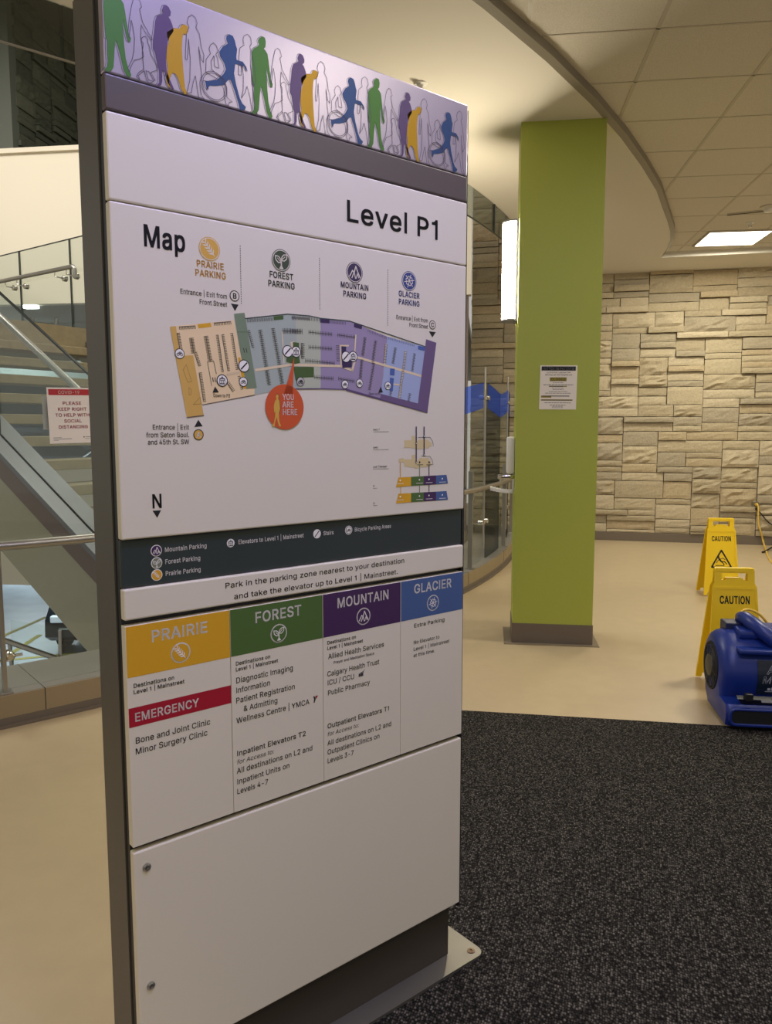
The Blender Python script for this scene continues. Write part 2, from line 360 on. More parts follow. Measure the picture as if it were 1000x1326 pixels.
"f":[499,[[303,746,448,746,448,711,448,677,448,643,303,643,158,643,13,643,13,677,13,711,13,746,158,746],[198,0,158,0,158,283,158,566,158,848,158,891,168,926,188,955,208,984,234,1005,266,1020,298,1034,332,1042,368,1042,396,1042,419,1040,437,1036,455,1032,469,1028,477,1024,467,990,457,955,447,921,441,923,433,925,422,928,412,930,399,932,383,932,346,932,320,922,303,904,287,886,279,859,279,823,279,549,279,274,279,0,238,0]]],
"g":[836,[[467,-296,407,-296,352,-296,304,-289,263,-274,222,-260,189,-241,162,-216,135,-192,114,-165,99,-136,133,-117,166,-99,199,-80,210,-96,223,-112,239,-130,255,-147,277,-162,303,-173,330,-185,365,-191,407,-191,467,-191,516,-177,555,-148,593,-119,612,-73,612,-11,612,37,612,86,612,134,609,134,605,134,602,134,593,119,580,101,563,82,547,62,525,45,496,31,467,17,430,9,383,9,323,9,269,24,221,52,174,81,136,123,108,177,81,232,67,298,67,376,67,453,81,520,108,577,135,633,173,677,221,709,269,740,323,756,385,756,432,756,469,748,498,733,527,718,550,700,566,680,583,660,596,642,605,627,608,627,612,627,615,627,615,666,615,706,615,746,654,746,693,746,732,746,732,491,732,237,732,-17,732,-82,718,-135,689,-177,660,-218,620,-248,571,-267,522,-286],[357,116,403,116,448,116,487,127,518,148,549,169,573,199,590,238,606,277,614,324,614,379,614,432,606,479,590,519,574,559,550,591,519,614,487,637,449,648,403,648,356,648,317,636,285,612,253,588,230,556,213,516,197,475,189,430,189,379,189,326,197,280,214,241,230,202,254,171,286,149,318,127]]],
"h":[806,[[223,489,223,446,223,297,223,149,223,0,183,0,143,0,103,0,103,333,103,667,103,1000,143,1000,183,1000,223,1000,223,855,223,710,223,565,216,565,209,565,201,565,224,634,257,682,299,712,341,741,391,756,447,756,498,756,542,745,580,724,618,704,648,672,670,631,691,589,702,536,702,472,702,315,702,157,702,0,662,0,622,0,582,0,582,154,582,308,582,462,582,521,567,566,537,598,506,631,465,647,413,647,377,647,345,639,316,624,287,608,265,586,248,556,232,526]]],
"i":[328,[[143,0,103,0,103,249,103,497,103,746,143,746,183,746,223,746,223,497,223,249,223,0,183,0],[188,870,164,870,142,870,122,878,106,894,89,909,81,928,81,950,81,972,89,991,106,1006,122,1022,142,1030,164,1030,188,1030,207,1022,224,1006,240,991,248,972,248,950,248,928,240,909,224,894,207,878]]],
"j":[328,[[103,478,103,746,143,746,183,746,223,746,223,477,223,209,223,-59,224,-105,216,-144,200,-178,183,-211,159,-236,127,-254,95,-272,55,-281,7,-281,-2,-281,-11,-281,-19,-281,-19,-244,-19,-207,-19,-170,-12,-170,-4,-170,4,-170,38,-170,64,-161,80,-141,95,-122,103,-94,103,-57,103,211],[187,870,164,870,141,870,121,878,105,894,89,909,81,928,81,950,81,972,89,991,105,1006,121,1022,141,1030,164,1030,187,1030,207,1022,223,1006,239,991,248,972,248,950,248,928,239,909,223,894,207,878]]],
"k":[748,[[260,310,216,268,216,318,216,367,216,416,223,416,230,416,237,416,344,526,452,636,559,746,609,746,658,746,708,746,593,628,477,510,362,392,357,392,353,392,348,392,304,351],[143,0,103,0,103,333,103,667,103,1000,143,1000,183,1000,223,1000,223,667,223,333,223,0,183,0],[629,0,578,0,482,122,386,243,291,365,319,393,347,421,376,450,494,300,613,150,732,0,680,0]]],
"l":[326,[[103,0,103,0,103,0,103,1030,103,1030,103,1030,223,1030,223,1030,223,1030,223,0,223,0,223,0]]],
"m":[1199,[[143,0,103,0,103,249,103,497,103,746,142,746,181,746,220,746,220,691,221,636,221,581,218,581,215,581,211,581,222,620,238,653,260,680,283,706,309,726,338,739,368,752,399,759,431,759,486,759,531,742,565,709,599,676,621,632,631,579,625,579,620,579,614,579,623,616,639,648,663,674,686,701,715,722,748,737,782,752,819,759,858,759,902,759,941,750,977,731,1013,712,1041,684,1063,646,1084,608,1095,560,1095,501,1095,334,1095,167,1095,0,1055,0,1015,0,974,0,974,166,974,332,974,499,974,553,959,591,929,615,898,638,863,650,823,650,789,650,760,643,736,629,711,614,692,595,679,570,666,546,659,518,659,486,659,324,659,162,659,0,619,0,579,0,539,0,539,170,539,340,539,511,539,552,525,586,497,611,470,637,434,650,392,650,363,650,335,643,310,629,284,616,263,595,247,568,231,542,223,508,223,468,223,312,223,156,223,0,183,0]]],
"n":[805,[[223,489,223,446,223,297,223,149,223,0,183,0,143,0,103,0,103,249,103,497,103,746,142,746,181,746,219,746,220,685,220,625,220,565,214,565,208,565,201,565,224,634,257,682,299,712,341,741,391,756,447,756,498,756,542,745,580,724,618,704,648,672,669,631,691,589,702,536,702,472,702,315,702,157,702,0,662,0,622,0,582,0,582,154,582,308,582,462,582,521,567,566,537,598,506,631,465,647,413,647,377,647,345,639,316,624,287,608,265,586,248,556,232,526]]],
"o":[816,[[476,-16,407,-16,340,-16,281,0,230,32,179,64,139,109,110,167,81,225,67,292,67,368,67,446,81,514,110,572,139,630,179,675,230,707,281,740,340,756,407,756,476,756,536,740,587,707,638,675,678,630,706,572,735,514,749,446,749,368,749,292,735,225,706,167,678,109,638,64,587,32,536,0],[358,91,407,91,457,91,499,104,531,130,564,155,588,189,604,231,620,273,628,319,628,368,628,419,620,465,604,507,588,550,564,584,531,610,499,635,457,648,407,648,358,648,317,635,285,610,253,584,229,550,213,508,197,465,189,419,189,368,189,319,197,273,213,231,229,189,253,155,285,130,317,104]]],
"p":[834,[[143,-281,103,-281,103,62,103,404,103,746,142,746,181,746,220,746,220,706,220,667,220,628,224,628,228,628,232,628,241,642,254,660,270,680,286,699,308,717,337,733,366,748,403,756,450,756,513,756,567,740,615,709,663,677,700,633,727,575,754,517,767,449,767,371,767,292,754,224,727,166,701,108,663,63,616,32,568,0,513,-16,451,-16,405,-16,368,-8,339,7,310,23,288,41,271,61,255,82,242,100,232,115,229,115,226,115,223,115,223,-17,223,-149,223,-281,183,-281],[388,92,433,92,479,92,518,104,549,129,581,153,605,187,621,229,637,271,645,319,645,372,645,425,637,472,621,513,605,555,582,588,550,612,518,636,479,648,433,648,387,648,348,637,317,613,285,590,262,558,246,517,230,476,221,428,221,372,221,317,230,268,246,226,262,184,286,151,318,128,349,104]]],
"q":[834,[[731,62,731,-281,691,-281,651,-281,611,-281,611,-149,611,-17,611,115,608,115,605,115,602,115,593,100,580,82,564,61,547,41,525,23,496,7,467,-8,430,-16,384,-16,322,-16,267,0,219,32,171,63,134,108,107,166,81,224,67,292,67,371,67,449,81,517,108,575,135,633,172,677,220,709,267,740,322,756,385,756,431,756,469,748,497,733,526,717,548,699,565,680,581,660,594,642,603,628,607,628,611,628,615,628,615,667,615,706,615,746,653,746,692,746,731,746,731,404],[356,92,402,92,447,92,486,104,517,128,549,151,572,184,589,226,605,268,613,317,613,372,613,428,605,476,589,517,573,558,549,590,518,613,486,637,448,648,402,648,355,648,316,636,284,612,253,588,229,555,213,513,197,472,189,425,189,372,189,319,197,271,213,229,230,187,253,153,285,129,317,104]]],
"r":[509,[[143,0,103,0,103,249,103,497,103,746,142,746,181,746,219,746,219,707,219,669,219,631,222,631,224,631,227,631,241,668,265,699,300,722,334,745,374,756,419,756,428,756,439,756,451,756,463,755,472,755,479,754,479,714,479,674,479,634,475,634,466,636,452,638,438,639,423,640,407,640,372,640,340,633,313,618,285,604,263,584,247,557,231,531,223,501,223,466,223,311,223,155,223,0,183,0]]],
"s":[717,[[415,-16,358,-16,306,-16,261,-9,220,7,180,22,147,45,121,74,96,104,78,141,70,185,108,193,146,201,185,209,194,168,214,138,244,118,274,99,311,89,356,89,408,89,450,100,481,122,511,145,527,171,527,202,527,228,518,250,499,267,481,284,453,297,417,305,376,315,334,324,293,334,226,350,175,375,142,409,109,443,92,486,92,538,92,581,104,619,128,652,152,684,185,710,226,728,268,747,315,756,368,756,419,756,463,748,499,732,535,717,565,695,588,667,610,639,627,606,637,570,600,562,564,553,527,545,518,573,501,598,477,620,452,643,416,654,368,654,324,654,287,643,257,623,228,602,213,576,213,545,213,517,223,495,244,478,264,461,295,448,338,438,375,429,413,420,451,411,519,395,569,370,602,337,635,303,651,261,651,209,651,166,639,127,614,93,589,59,555,32,511,13,466,-6]]],
"t":[447,[[271,746,401,746,401,711,401,677,401,643,271,643,142,643,13,643,13,677,13,711,13,746,142,746],[128,678,128,926,168,926,208,926,248,926,248,681,248,437,248,192,248,159,254,135,267,120,281,105,303,98,335,98,343,98,352,99,364,100,376,102,387,104,397,105,404,71,411,37,419,3,407,-1,393,-4,377,-5,362,-7,346,-8,331,-8,266,-8,216,9,181,42,145,75,128,122,128,183,128,430]]],
"u":[806,[[414,-10,358,-10,308,-10,264,0,226,21,188,42,158,73,136,115,114,157,103,210,103,273,103,431,103,588,103,746,143,746,183,746,223,746,223,591,223,437,223,283,223,225,239,180,269,147,300,115,341,99,393,99,429,99,461,106,490,122,518,137,540,160,557,190,574,220,582,257,582,300,582,449,582,597,582,746,622,746,662,746,702,746,702,497,702,249,702,0,663,0,625,0,586,0,586,60,586,120,586,181,592,181,598,181,604,181,581,111,548,62,505,33,463,4]]],
"v":[765,[[361,0,319,0,224,249,129,497,34,746,78,746,122,746,166,746,219,599,272,452,325,305,341,260,356,215,367,171,379,126,391,83,404,41,390,41,376,41,362,41,375,83,387,126,399,171,410,215,424,260,440,305,493,452,546,599,599,746,643,746,687,746,730,746,635,497,540,249,445,0,403,0]]],
"w":[1115,[[311,0,270,0,195,249,120,497,44,746,87,746,129,746,171,746,202,637,232,529,262,420,275,375,288,324,302,268,316,213,330,150,344,81,338,81,331,81,324,81,338,147,351,209,365,265,378,321,392,373,405,420,435,529,465,637,495,746,538,746,580,746,622,746,652,637,681,529,711,420,723,374,736,322,750,267,764,211,777,149,791,81,783,81,776,81,769,81,783,148,798,210,812,266,826,322,839,373,852,420,883,529,913,637,944,746,986,746,1028,746,1070,746,995,497,920,249,844,0,804,0,764,0,724,0,692,113,659,225,627,338,617,372,608,407,599,442,589,478,580,514,571,551,562,588,553,626,544,664,553,664,562,664,571,664,562,626,553,589,544,551,535,514,526,477,516,442,507,406,497,371,487,338,455,225,423,113,391,0,351,0]]],
"x":[744,[[87,0,41,0,140,143,238,286,337,429,337,398,336,367,336,336,243,473,150,609,56,746,103,746,150,746,197,746,228,697,259,649,290,601,314,564,334,530,352,498,370,466,389,435,407,405,387,405,366,405,345,405,364,435,382,466,398,498,414,530,434,564,458,601,490,649,522,697,554,746,600,746,645,746,691,746,598,608,504,470,410,332,410,361,410,391,410,421,508,281,606,140,703,0,657,0,610,0,564,0,527,56,490,112,454,168,430,203,410,236,393,267,376,299,358,328,340,357,360,357,381,357,402,357,384,328,367,299,351,267,335,236,315,203,291,168,254,112,217,56,180,0,134,0]]],
"y":[765,[[100,-276,93,-272,102,-238,112,-203,121,-168,127,-170,134,-171,140,-172,164,-177,185,-178,204,-175,223,-171,241,-162,256,-145,271,-129,285,-104,296,-70,304,-47,312,-25,319,-3,224,247,129,496,34,746,78,746,122,746,166,746,219,599,272,452,325,305,341,260,355,215,367,170,379,126,391,83,404,41,390,41,375,41,361,41,374,83,386,126,398,171,410,215,424,260,440,305,494,452,547,599,600,746,643,746,687,746,730,746,621,459,511,172,401,-114,386,-153,368,-185,347,-210,326,-236,302,-254,274,-267,246,-279,215,-285,180,-285,160,-285,142,-284,127,-281,112,-279]]],
"z":[748,[[277,0,82,0,82,30,82,60,82,90,221,269,360,449,499,628,499,630,499,633,499,635,364,635,229,635,94,635,94,672,94,709,94,746,281,746,467,746,654,746,654,714,654,682,654,650,518,473,383,296,248,118,248,116,248,113,248,111,387,111,526,111,666,111,666,74,666,37,666,0,471,0]]],
"0":[891,[[520,-13,446,-13,371,-13,308,7,255,47,203,88,163,146,135,223,108,299,94,391,94,499,94,607,108,699,136,776,164,853,204,912,256,952,309,993,372,1013,446,1013,519,1013,583,993,635,952,687,912,727,853,755,776,783,699,797,607,797,499,797,391,783,299,755,223,728,146,688,88,636,47,583,7],[396,97,446,97,494,97,536,113,570,145,605,177,631,223,649,283,667,343,676,415,676,499,676,585,667,657,649,717,631,777,605,823,570,855,536,887,494,903,446,903,396,903,355,887,320,855,286,823,260,777,242,717,224,657,215,585,215,499,215,415,224,343,242,283,260,223,286,177,320,145,355,113]]],
"1":[720,[[330,0,330,0,330,0,330,760,330,760,330,760,110,760,110,760,110,760,110,850,110,850,110,850,240,875,240,875,240,875,320,930,320,930,320,930,345,1000,345,1000,345,1000,452,1000,452,1000,452,1000,452,0,452,0,452,0]]],
"2":[891,[[339,0,126,0,126,31,126,62,126,93,237,212,349,331,460,450,498,489,530,525,555,555,580,585,598,614,611,642,623,669,630,699,630,730,630,766,621,797,605,823,588,849,566,869,537,883,508,896,476,903,440,903,401,903,367,895,339,880,310,864,288,841,273,813,257,784,250,750,250,711,209,711,169,711,129,711,129,771,142,824,169,869,197,915,234,950,281,976,329,1001,382,1013,442,1013,502,1013,555,1001,601,976,647,951,684,918,710,875,736,833,749,785,749,732,749,695,742,659,729,624,716,590,693,551,660,508,628,466,583,414,525,353,450,275,375,197,300,119,300,116,300,114,300,111,455,111,610,111,765,111,765,74,765,37,765,0,552,0]]],
"3":[891,[[496,-13,428,-13,367,-13,312,-3,261,19,210,41,169,72,138,113,107,153,89,202,86,259,129,259,172,259,215,259,218,225,229,195,249,171,268,147,294,129,325,116,356,104,391,98,430,98,471,98,508,105,541,119,573,134,599,155,618,183,637,210,647,244,647,285,647,321,638,355,621,386,604,416,577,441,540,459,503,477,455,487,395,487,366,487,337,487,308,487,308,520,308,554,308,588,394,686,480,783,566,881,566,884,566,886,566,889,423,889,280,889,137,889,137,926,137,963,137,1000,335,1000,534,1000,732,1000,732,968,732,937,732,905,627,786,521,666,415,547,415,554,415,561,415,568,489,575,553,567,606,542,659,518,700,483,729,437,758,392,772,341,772,285,772,226,758,175,728,130,699,85,658,50,607,24,555,-1]]],
"4":[891,[[323,207,78,207,78,242,78,277,78,311,214,541,349,770,485,1000,527,1000,569,1000,611,1000,478,775,346,551,213,326,213,324,213,322,213,319,413,319,613,319,812,319,812,282,812,245,812,207,567,207],[594,0,554,0,554,79,554,159,554,238,554,255,554,271,554,287,554,400,554,512,554,624,594,624,634,624,674,624,674,416,674,208,674,0,634,0]]],
"5":[891,[[499,-13,435,-13,375,-13,322,-2,275,22,228,45,191,77,163,118,135,159,120,205,117,256,158,256,199,256,240,256,243,226,253,199,271,175,289,151,312,132,341,118,369,105,400,98,435,98,475,98,511,107,543,127,575,146,600,172,617,205,635,238,644,276,644,319,644,362,635,400,616,435,598,469,572,496,540,515,507,535,470,544,428,544,395,544,362,539,329,528,297,516,271,502,252,483,212,488,172,492,132,497,151,664,170,832,189,1000,366,1000,543,1000,720,1000,720,963,720,926,720,889,579,889,437,889,296,889,285,790,274,691,263,593,265,593,266,593,268,593,290,612,317,627,349,639,381,650,415,656,451,656,497,656,539,647,578,631,616,614,650,591,678,561,707,531,729,495,745,454,761,414,768,369,768,321,768,256,754,199,725,149,696,98,657,59,607,30,557,1]]],
"6":[891,[[507,-13,445,-13,383,-13,328,1,280,29,231,57,194,96,166,146,139,196,125,254,125,318,125,366,135,417,157,470,178,523,216,589,270,669,345,779,421,890,496,1000,542,1000,587,1000,633,1000,521,838,409,676,297,513,293,513,289,513,286,513,295,532,308,550,324,565,341,581,361,594,385,603,408,613,434,617,462,617,523,617,576,605,621,579,666,554,701,518,727,471,752,425,764,371,764,309,764,247,751,191,723,143,695,94,657,56,609,28,562,0],[406,95,445,95,484,95,518,105,548,123,577,142,601,167,618,199,635,232,644,268,644,309,644,351,635,388,618,419,601,451,577,476,548,494,518,512,484,521,445,521,406,521,372,513,342,495,312,477,288,452,271,420,254,389,246,353,246,311,246,269,254,232,271,200,288,167,312,142,342,123,372,105]]],
"7":[891,[[235,0,191,0,339,294,487,587,636,881,636,884,636,886,636,889,464,889,293,889,122,889,122,926,122,963,122,1000,337,1000,553,1000,768,1000,768,961,768,921,768,882,620,588,472,294,324,0,280,0]]],
"8":[891,[[512,-13,445,-13,377,-13,318,-1,266,22,215,46,175,79,146,121,117,164,102,212,102,266,102,308,111,348,128,384,145,420,169,450,199,474,229,498,262,513,300,520,300,522,300,523,300,525,251,537,212,564,182,605,153,646,138,694,138,748,138,799,151,844,178,884,204,924,240,956,287,979,333,1002,385,1013,445,1013,504,1013,556,1002,602,979,648,956,684,924,710,884,737,844,750,799,750,748,750,694,736,647,706,605,677,564,638,537,591,525,591,523,591,522,591,520,627,513,661,498,690,474,720,450,744,420,761,384,779,348,788,308,788,266,788,212,773,164,744,121,715,79,674,46,623,22,571,-1],[400,97,445,97,489,97,528,104,560,118,592,133,617,153,635,180,653,206,662,237,662,272,662,310,652,342,634,371,615,399,589,422,556,438,523,454,486,462,445,462,403,462,365,454,333,438,300,422,274,399,255,371,236,342,227,310,227,272,227,237,236,206,253,180,271,153,296,133,329,118,362,104],[409,569,445,569,480,569,512,576,539,590,566,604,588,624,604,650,620,675,628,705,628,738,628,772,620,801,605,826,589,851,568,870,541,884,513,897,481,904,445,904,408,904,376,897,349,884,321,870,300,851,284,826,269,801,261,772,261,738,261,705,269,675,284,650,300,624,321,604,349,590,377,576]]],
"9":[891,[[383,1013,444,1013,506,1013,562,999,610,971,658,943,696,904,723,854,751,804,764,746,764,682,764,634,754,583,733,530,711,477,674,411,619,331,544,221,469,110,394,0,348,0,302,0,256,0,368,162,481,324,593,487,596,487,600,487,604,487,595,468,582,450,565,435,548,419,528,406,505,397,481,387,456,383,428,383,368,383,315,395,269,421,224,446,189,482,163,529,138,575,125,629,125,691,125,754,139,809,166,858,194,906,232,944,280,972,328,1000],[484,905,444,905,406,905,372,895,342,877,312,858,289,833,272,801,255,768,246,732,246,691,246,650,255,613,272,581,289,549,312,524,342,506,372,488,406,479,444,479,483,479,518,487,548,505,578,523,601,548,618,580,635,612,644,648,644,689,644,731,635,768,618,800,601,833,578,858,548,877,518,895]]],
".":[369,[[212,-9,187,-9,163,-9,141,0,124,17,106,35,97,56,97,81,97,106,106,127,124,144,141,162,163,170,187,170,212,170,234,162,251,144,268,127,277,106,277,81,277,56,268,35,251,17,234,0]]],
",":[369,[[104,-235,74,-235,94,-110,113,15,133,140,178,140,224,140,269,140,235,15,200,-110,166,-235,135,-235]]],
":":[369,[[212,-9,187,-9,163,-9,141,0,124,17,106,35,97,56,97,81,97,106,106,127,124,144,141,162,163,170,187,170,212,170,234,162,251,144,268,127,277,106,277,81,277,56,268,35,251,17,234,0],[212,532,187,532,163,532,141,541,124,558,106,576,97,597,97,621,97,647,106,668,124,685,141,703,163,711,187,711,212,711,234,703,251,685,268,668,277,647,277,621,277,597,268,576,251,558,234,541]]],
"-":[891,[[516,481,662,481,662,443,662,406,662,369,516,369,370,369,224,369,224,406,224,443,224,481,370,481]]],
"/":[490,[[425,1047,462,1047,354,648,247,249,140,-150,102,-150,65,-150,28,-150,136,249,243,648,350,1047,387,1047]]],
"|":[452,[[243,1322,278,1322,278,774,278,226,278,-322,243,-322,208,-322,173,-322,173,226,173,774,173,1322,208,1322]]],
"&":[880,[[435,-13,387,-13,321,-13,265,-1,217,23,169,48,132,80,106,122,80,163,67,210,67,262,67,304,76,341,93,372,111,404,135,433,166,461,198,489,234,518,276,548,326,585,375,622,425,659,438,668,451,680,465,692,479,705,491,720,500,737,510,754,515,774,515,796,515,828,504,854,483,875,461,896,432,906,396,906,371,906,349,901,330,891,311,880,296,866,285,848,274,829,269,808,269,784,269,759,275,736,286,714,297,692,312,668,332,643,351,618,374,590,401,558,554,372,707,186,860,0,812,0,764,0,715,0,589,152,463,303,337,455,299,501,266,541,238,575,210,610,187,643,172,676,156,709,148,745,148,783,148,828,158,867,179,901,199,935,227,961,264,981,301,1000,344,1009,393,1009,443,1009,486,1000,522,981,558,961,586,935,606,903,626,871,636,834,636,795,636,765,631,737,619,711,608,685,593,661,573,639,553,616,530,596,503,576,437,526,370,477,303,428,262,397,233,369,216,343,199,317,191,289,191,258,191,226,199,197,215,172,231,147,253,127,282,113,310,98,343,91,379,91,419,91,457,100,494,116,530,133,563,157,592,188,621,218,644,255,661,298,678,340,686,388,686,441,724,441,763,441,801,441,801,377,794,325,780,283,765,240,748,207,729,182,710,156,693,136,679,122,670,112,662,102,654,92,622,57,582,31,533,13,484,-5]]],
"!":[385,[[172,315,132,315,130,544,127,772,124,1000,169,1000,215,1000,260,1000,257,772,254,544,251,315,211,315],[218,-9,193,-9,168,-9,147,0,129,17,112,35,103,56,103,81,103,105,112,126,129,144,147,161,168,170,193,170,218,170,239,161,256,144,273,126,282,105,282,81,282,56,273,35,256,17,239,0]]],
" ":[369,[]]}''')


def _inside(p, poly):
    c = False
    n = len(poly)
    for i in range(n):
        (xa, ya), (xb, yb) = poly[i], poly[i - 1]
        if (ya > p[1]) != (yb > p[1]) and p[0] < (xb - xa) * (p[1] - ya) / (yb - ya) + xa:
            c = not c
    return c


def _area(poly):
    return sum(poly[i - 1][0] * poly[i][1] - poly[i][0] * poly[i - 1][1] for i in range(len(poly))) / 2


# every glyph as groups of [outer contour, its holes...] (overlapping strokes stay separate groups)
GROUPS = {}
for _c, (_adv, _spl) in GLYPHS.items():
    _P = [[(a[i + 2], a[i + 3]) for i in range(0, len(a), 6)] for a in _spl]
    _A = [_area(p) for p in _P]
    _sgn = _A[max(range(len(_A)), key=lambda k: abs(_A[k]))] if _A else 1
    _outer = [k for k in range(len(_A)) if _A[k] * _sgn > 0]
    _gr = {k: [_spl[k]] for k in _outer}
    for k in range(len(_A)):
        if k not in _outer:
            _cand = [q for q in _outer if sum(_inside(pt, _P[q]) for pt in _P[k]) >= len(_P[k]) * .6]
            if _cand:
                _gr[min(_cand, key=lambda q: abs(_A[q]))].append(_spl[k])
    GROUPS[_c] = list(_gr.values())


def text_mesh(txt, x0, x1, v, cap, bold, slant=0.):
    """flat mesh verts/faces of txt set between x0 and x1 on the baseline v"""
    S = cap / 1000.0
    extra = 70 * abs(bold)
    tot = sum(GLYPHS[c][0] + extra for c in txt)
    sx = (x1 - x0) / (tot * S)
    VS, FS = [], []
    for layer in range(4):
        cu = bpy.data.curves.new('t', 'CURVE')
        cu.dimensions = '2D'
        cu.fill_mode = 'BOTH'
        cu.resolution_u = 3
        pen = 0
        used = False
        for c in txt:
            if layer < len(GROUPS[c]):
                for a in GROUPS[c][layer]:
                    used = True
                    n = len(a) // 6
                    sp = cu.splines.new('BEZIER')
                    sp.bezier_points.add(n - 1)
                    sp.use_cyclic_u = True
                    for i in range(n):
                        q = a[i * 6:i * 6 + 6]
                        pts = [(x0 + ((pen + q[j] + extra / 2) * sx + q[j + 1] * slant) * S, v + q[j + 1] * S, 0) for j in (0, 2, 4)]
                        b = sp.bezier_points[i]
                        b.handle_left_type = b.handle_right_type = 'FREE'
                        b.handle_left, b.co, b.handle_right = pts
            pen += GLYPHS[c][0] + extra
        if used:
            o = bpy.data.objects.new('t', cu)
            me = bpy.data.meshes.new_from_object(o)
            d = .034 * cap * abs(bold)
            for dx, dy in (((-d, -d), (d, -d), (d, d), (-d, d)) if bold > .2 else ((0, 0),)):
                k = len(VS)
                VS += [(q.co[0] + dx, q.co[1] + dy) for q in me.vertices]
                FS += [tuple(i + k for i in p.vertices) for p in me.polygons]
            bpy.data.objects.remove(o)
            bpy.data.meshes.remove(me)
        bpy.data.curves.remove(cu)
    return VS, FS


class Print:
    """flat printing on a surface: (u, v) metres go through place(u, v, height above the surface)"""

    def __init__(s, place, mp=None):
        s.bm = bmesh.new()
        s.place = place
        s.mp = mp or (lambda x, y: (x, y))
        s.mats = []

    def mi(s, m):
        if m not in s.mats:
            s.mats.append(m)
        return s.mats.index(m)

    def raw(s, vs, fs, m, k):
        V = [s.bm.verts.new(s.place(u, v, .0003 + k * .00022)) for u, v in vs]
        i = s.mi(m)
        for f in fs:
            try:
                s.bm.faces.new([V[j] for j in f]).material_index = i
            except ValueError:
                pass

    def poly(s, pts, m, k=0, conv=True):
        if conv:
            pts = [s.mp(*p) for p in pts]
        s.raw(pts, [tuple(range(len(pts)))], m, k)

    def rect(s, u0, u1, v0, v1, m, k=0):
        s.poly([(u0, v0), (u1, v0), (u1, v1), (u0, v1)], m, k, False)

    def disc(s, c, r, m, k=0, n=28, conv=True, sy=1.):
        if conv:
            c = s.mp(*c)
        s.poly([(c[0] + r * math.cos(2 * math.pi * i / n), c[1] + sy * r * math.sin(2 * math.pi * i / n)) for i in range(n)], m, k, False)

    def stroke(s, pts, w, m, k=0, conv=True, closed=False):
        if conv:
            pts = [s.mp(*p) for p in pts]
        if closed:
            pts = list(pts) + [pts[0]]
        for (x0, y0), (x1, y1) in zip(pts, pts[1:]):
            L = math.hypot(x1 - x0, y1 - y0)
            if L < 1e-7:
                continue
            dx, dy = (x1 - x0) / L * w / 2, (y1 - y0) / L * w / 2
            s.raw([(x0 - dx * .6 - dy, y0 - dy * .6 + dx), (x0 - dx * .6 + dy, y0 - dy * .6 - dx), (x1 + dx * .6 + dy, y1 + dy * .6 - dx), (x1 + dx * .6 - dy, y1 + dy * .6 + dx)], [(0, 1, 2, 3)], m, k)

    def comb(s, a, b, n, tick, m, w=.0011, spine=True, conv=True, both=True, k=2):
        """a row of parking bays: spine from a to b with n cross ticks of half length tick (metres)"""
        if conv:
            a, b = s.mp(*a), s.mp(*b)
        L = math.hypot(b[0] - a[0], b[1] - a[1])
        nx, ny = -(b[1] - a[1]) / L, (b[0] - a[0]) / L
        if spine:
            s.stroke([a, b], w, m, k, False)
        for i in range(n):
            f = i / (n - 1)
            x, y = a[0] + (b[0] - a[0]) * f, a[1] + (b[1] - a[1]) * f
            lo = -tick if both else 0
            s.stroke([(x + nx * lo, y + ny * lo), (x + nx * tick, y + ny * tick)], w, m, k, False)

    def text(s, txt, p0, p1, cap, m, bold=0., k=1, conv=True, slant=0.):
        if conv:
            p0, p1 = s.mp(*p0), s.mp(*p1)
        vs, fs = text_mesh(txt, p0[0], p1[0], (p0[1] + p1[1]) / 2, cap, bold, slant)
        s.raw(vs, fs, m, k)

    def ctext(s, txt, cx, v, cap, m, bold=0., k=1, sx=1., width=None):
        w = sum(GLYPHS[c][0] + 70 * bold for c in txt) * cap / 1000 * sx
        if width:
            w = width
        s.text(txt, (cx - w / 2, v), (cx + w / 2, v), cap, m, bold, k, False)

    def build(s, name, parent, label=None):
        me = bpy.data.meshes.new(name)
        s.bm.to_mesh(me)
        s.bm.free()
        for m in s.mats:
            me.materials.append(m)
        o = bpy.data.objects.new(name, me)
        COL.objects.link(o)
        o.parent = parent
        if label:
            o['label'] = label
        return o


# ---------------------------------------------------------------- palette
M_floor = mat('floor_vinyl', '#b5a281', .38, noise=.03, nscale=9, spec=.4)
M_soffit = mat('painted_soffit', '#e2ddd0', .8)
M_tile = mat('ceiling_tile', '#d6d0c2', .95, noise=.10, nscale=160, bump=.15)
M_tbar = mat('ceiling_grid_paint', '#c2bbab', .6)
M_trim = mat('soffit_trim', '#8d8676', .5)
M_cream = mat('cream_wall', '#ece3cf', .8)
M_beige = mat('beige_panel', '#a9a48e', .6, noise=.02, nscale=20)
M_brownp = mat('brown_panel', '#75665f', .5)
M_base = mat('rubber_base', '#6b6052', .5)
M_steel = mat('brushed_steel', '#a8a49d', .32, .9)
M_chrome = mat('polished_steel', '#cfccc4', .15, 1.)
M_curb = mat('curb_steel', '#97938b', .42, .5)
M_curbf = mat('curb_front', '#9a8a6c', .4, .35)
M_glass = glass_mat('clear_glass', (248, 251, 249), .04)
M_greyrefl = glass_mat('grey_reflection_glass', (190, 196, 198), .10)  # grey reflection in the guard put into the glass tint
M_smoke = glass_mat('smoke_curtain_glass', (222, 226, 222), .10)
M_bluerefl = glass_mat('blue_reflection', (150, 170, 255), .05)  # blue reflection on the glass tops, painted as a coloured strip
_nt = M_bluerefl.node_tree
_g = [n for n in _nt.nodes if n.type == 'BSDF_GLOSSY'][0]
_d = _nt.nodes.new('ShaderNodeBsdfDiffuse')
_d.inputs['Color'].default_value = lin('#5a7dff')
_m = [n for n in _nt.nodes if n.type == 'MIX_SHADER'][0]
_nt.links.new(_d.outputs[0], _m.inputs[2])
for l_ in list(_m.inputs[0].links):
    _nt.links.remove(l_)
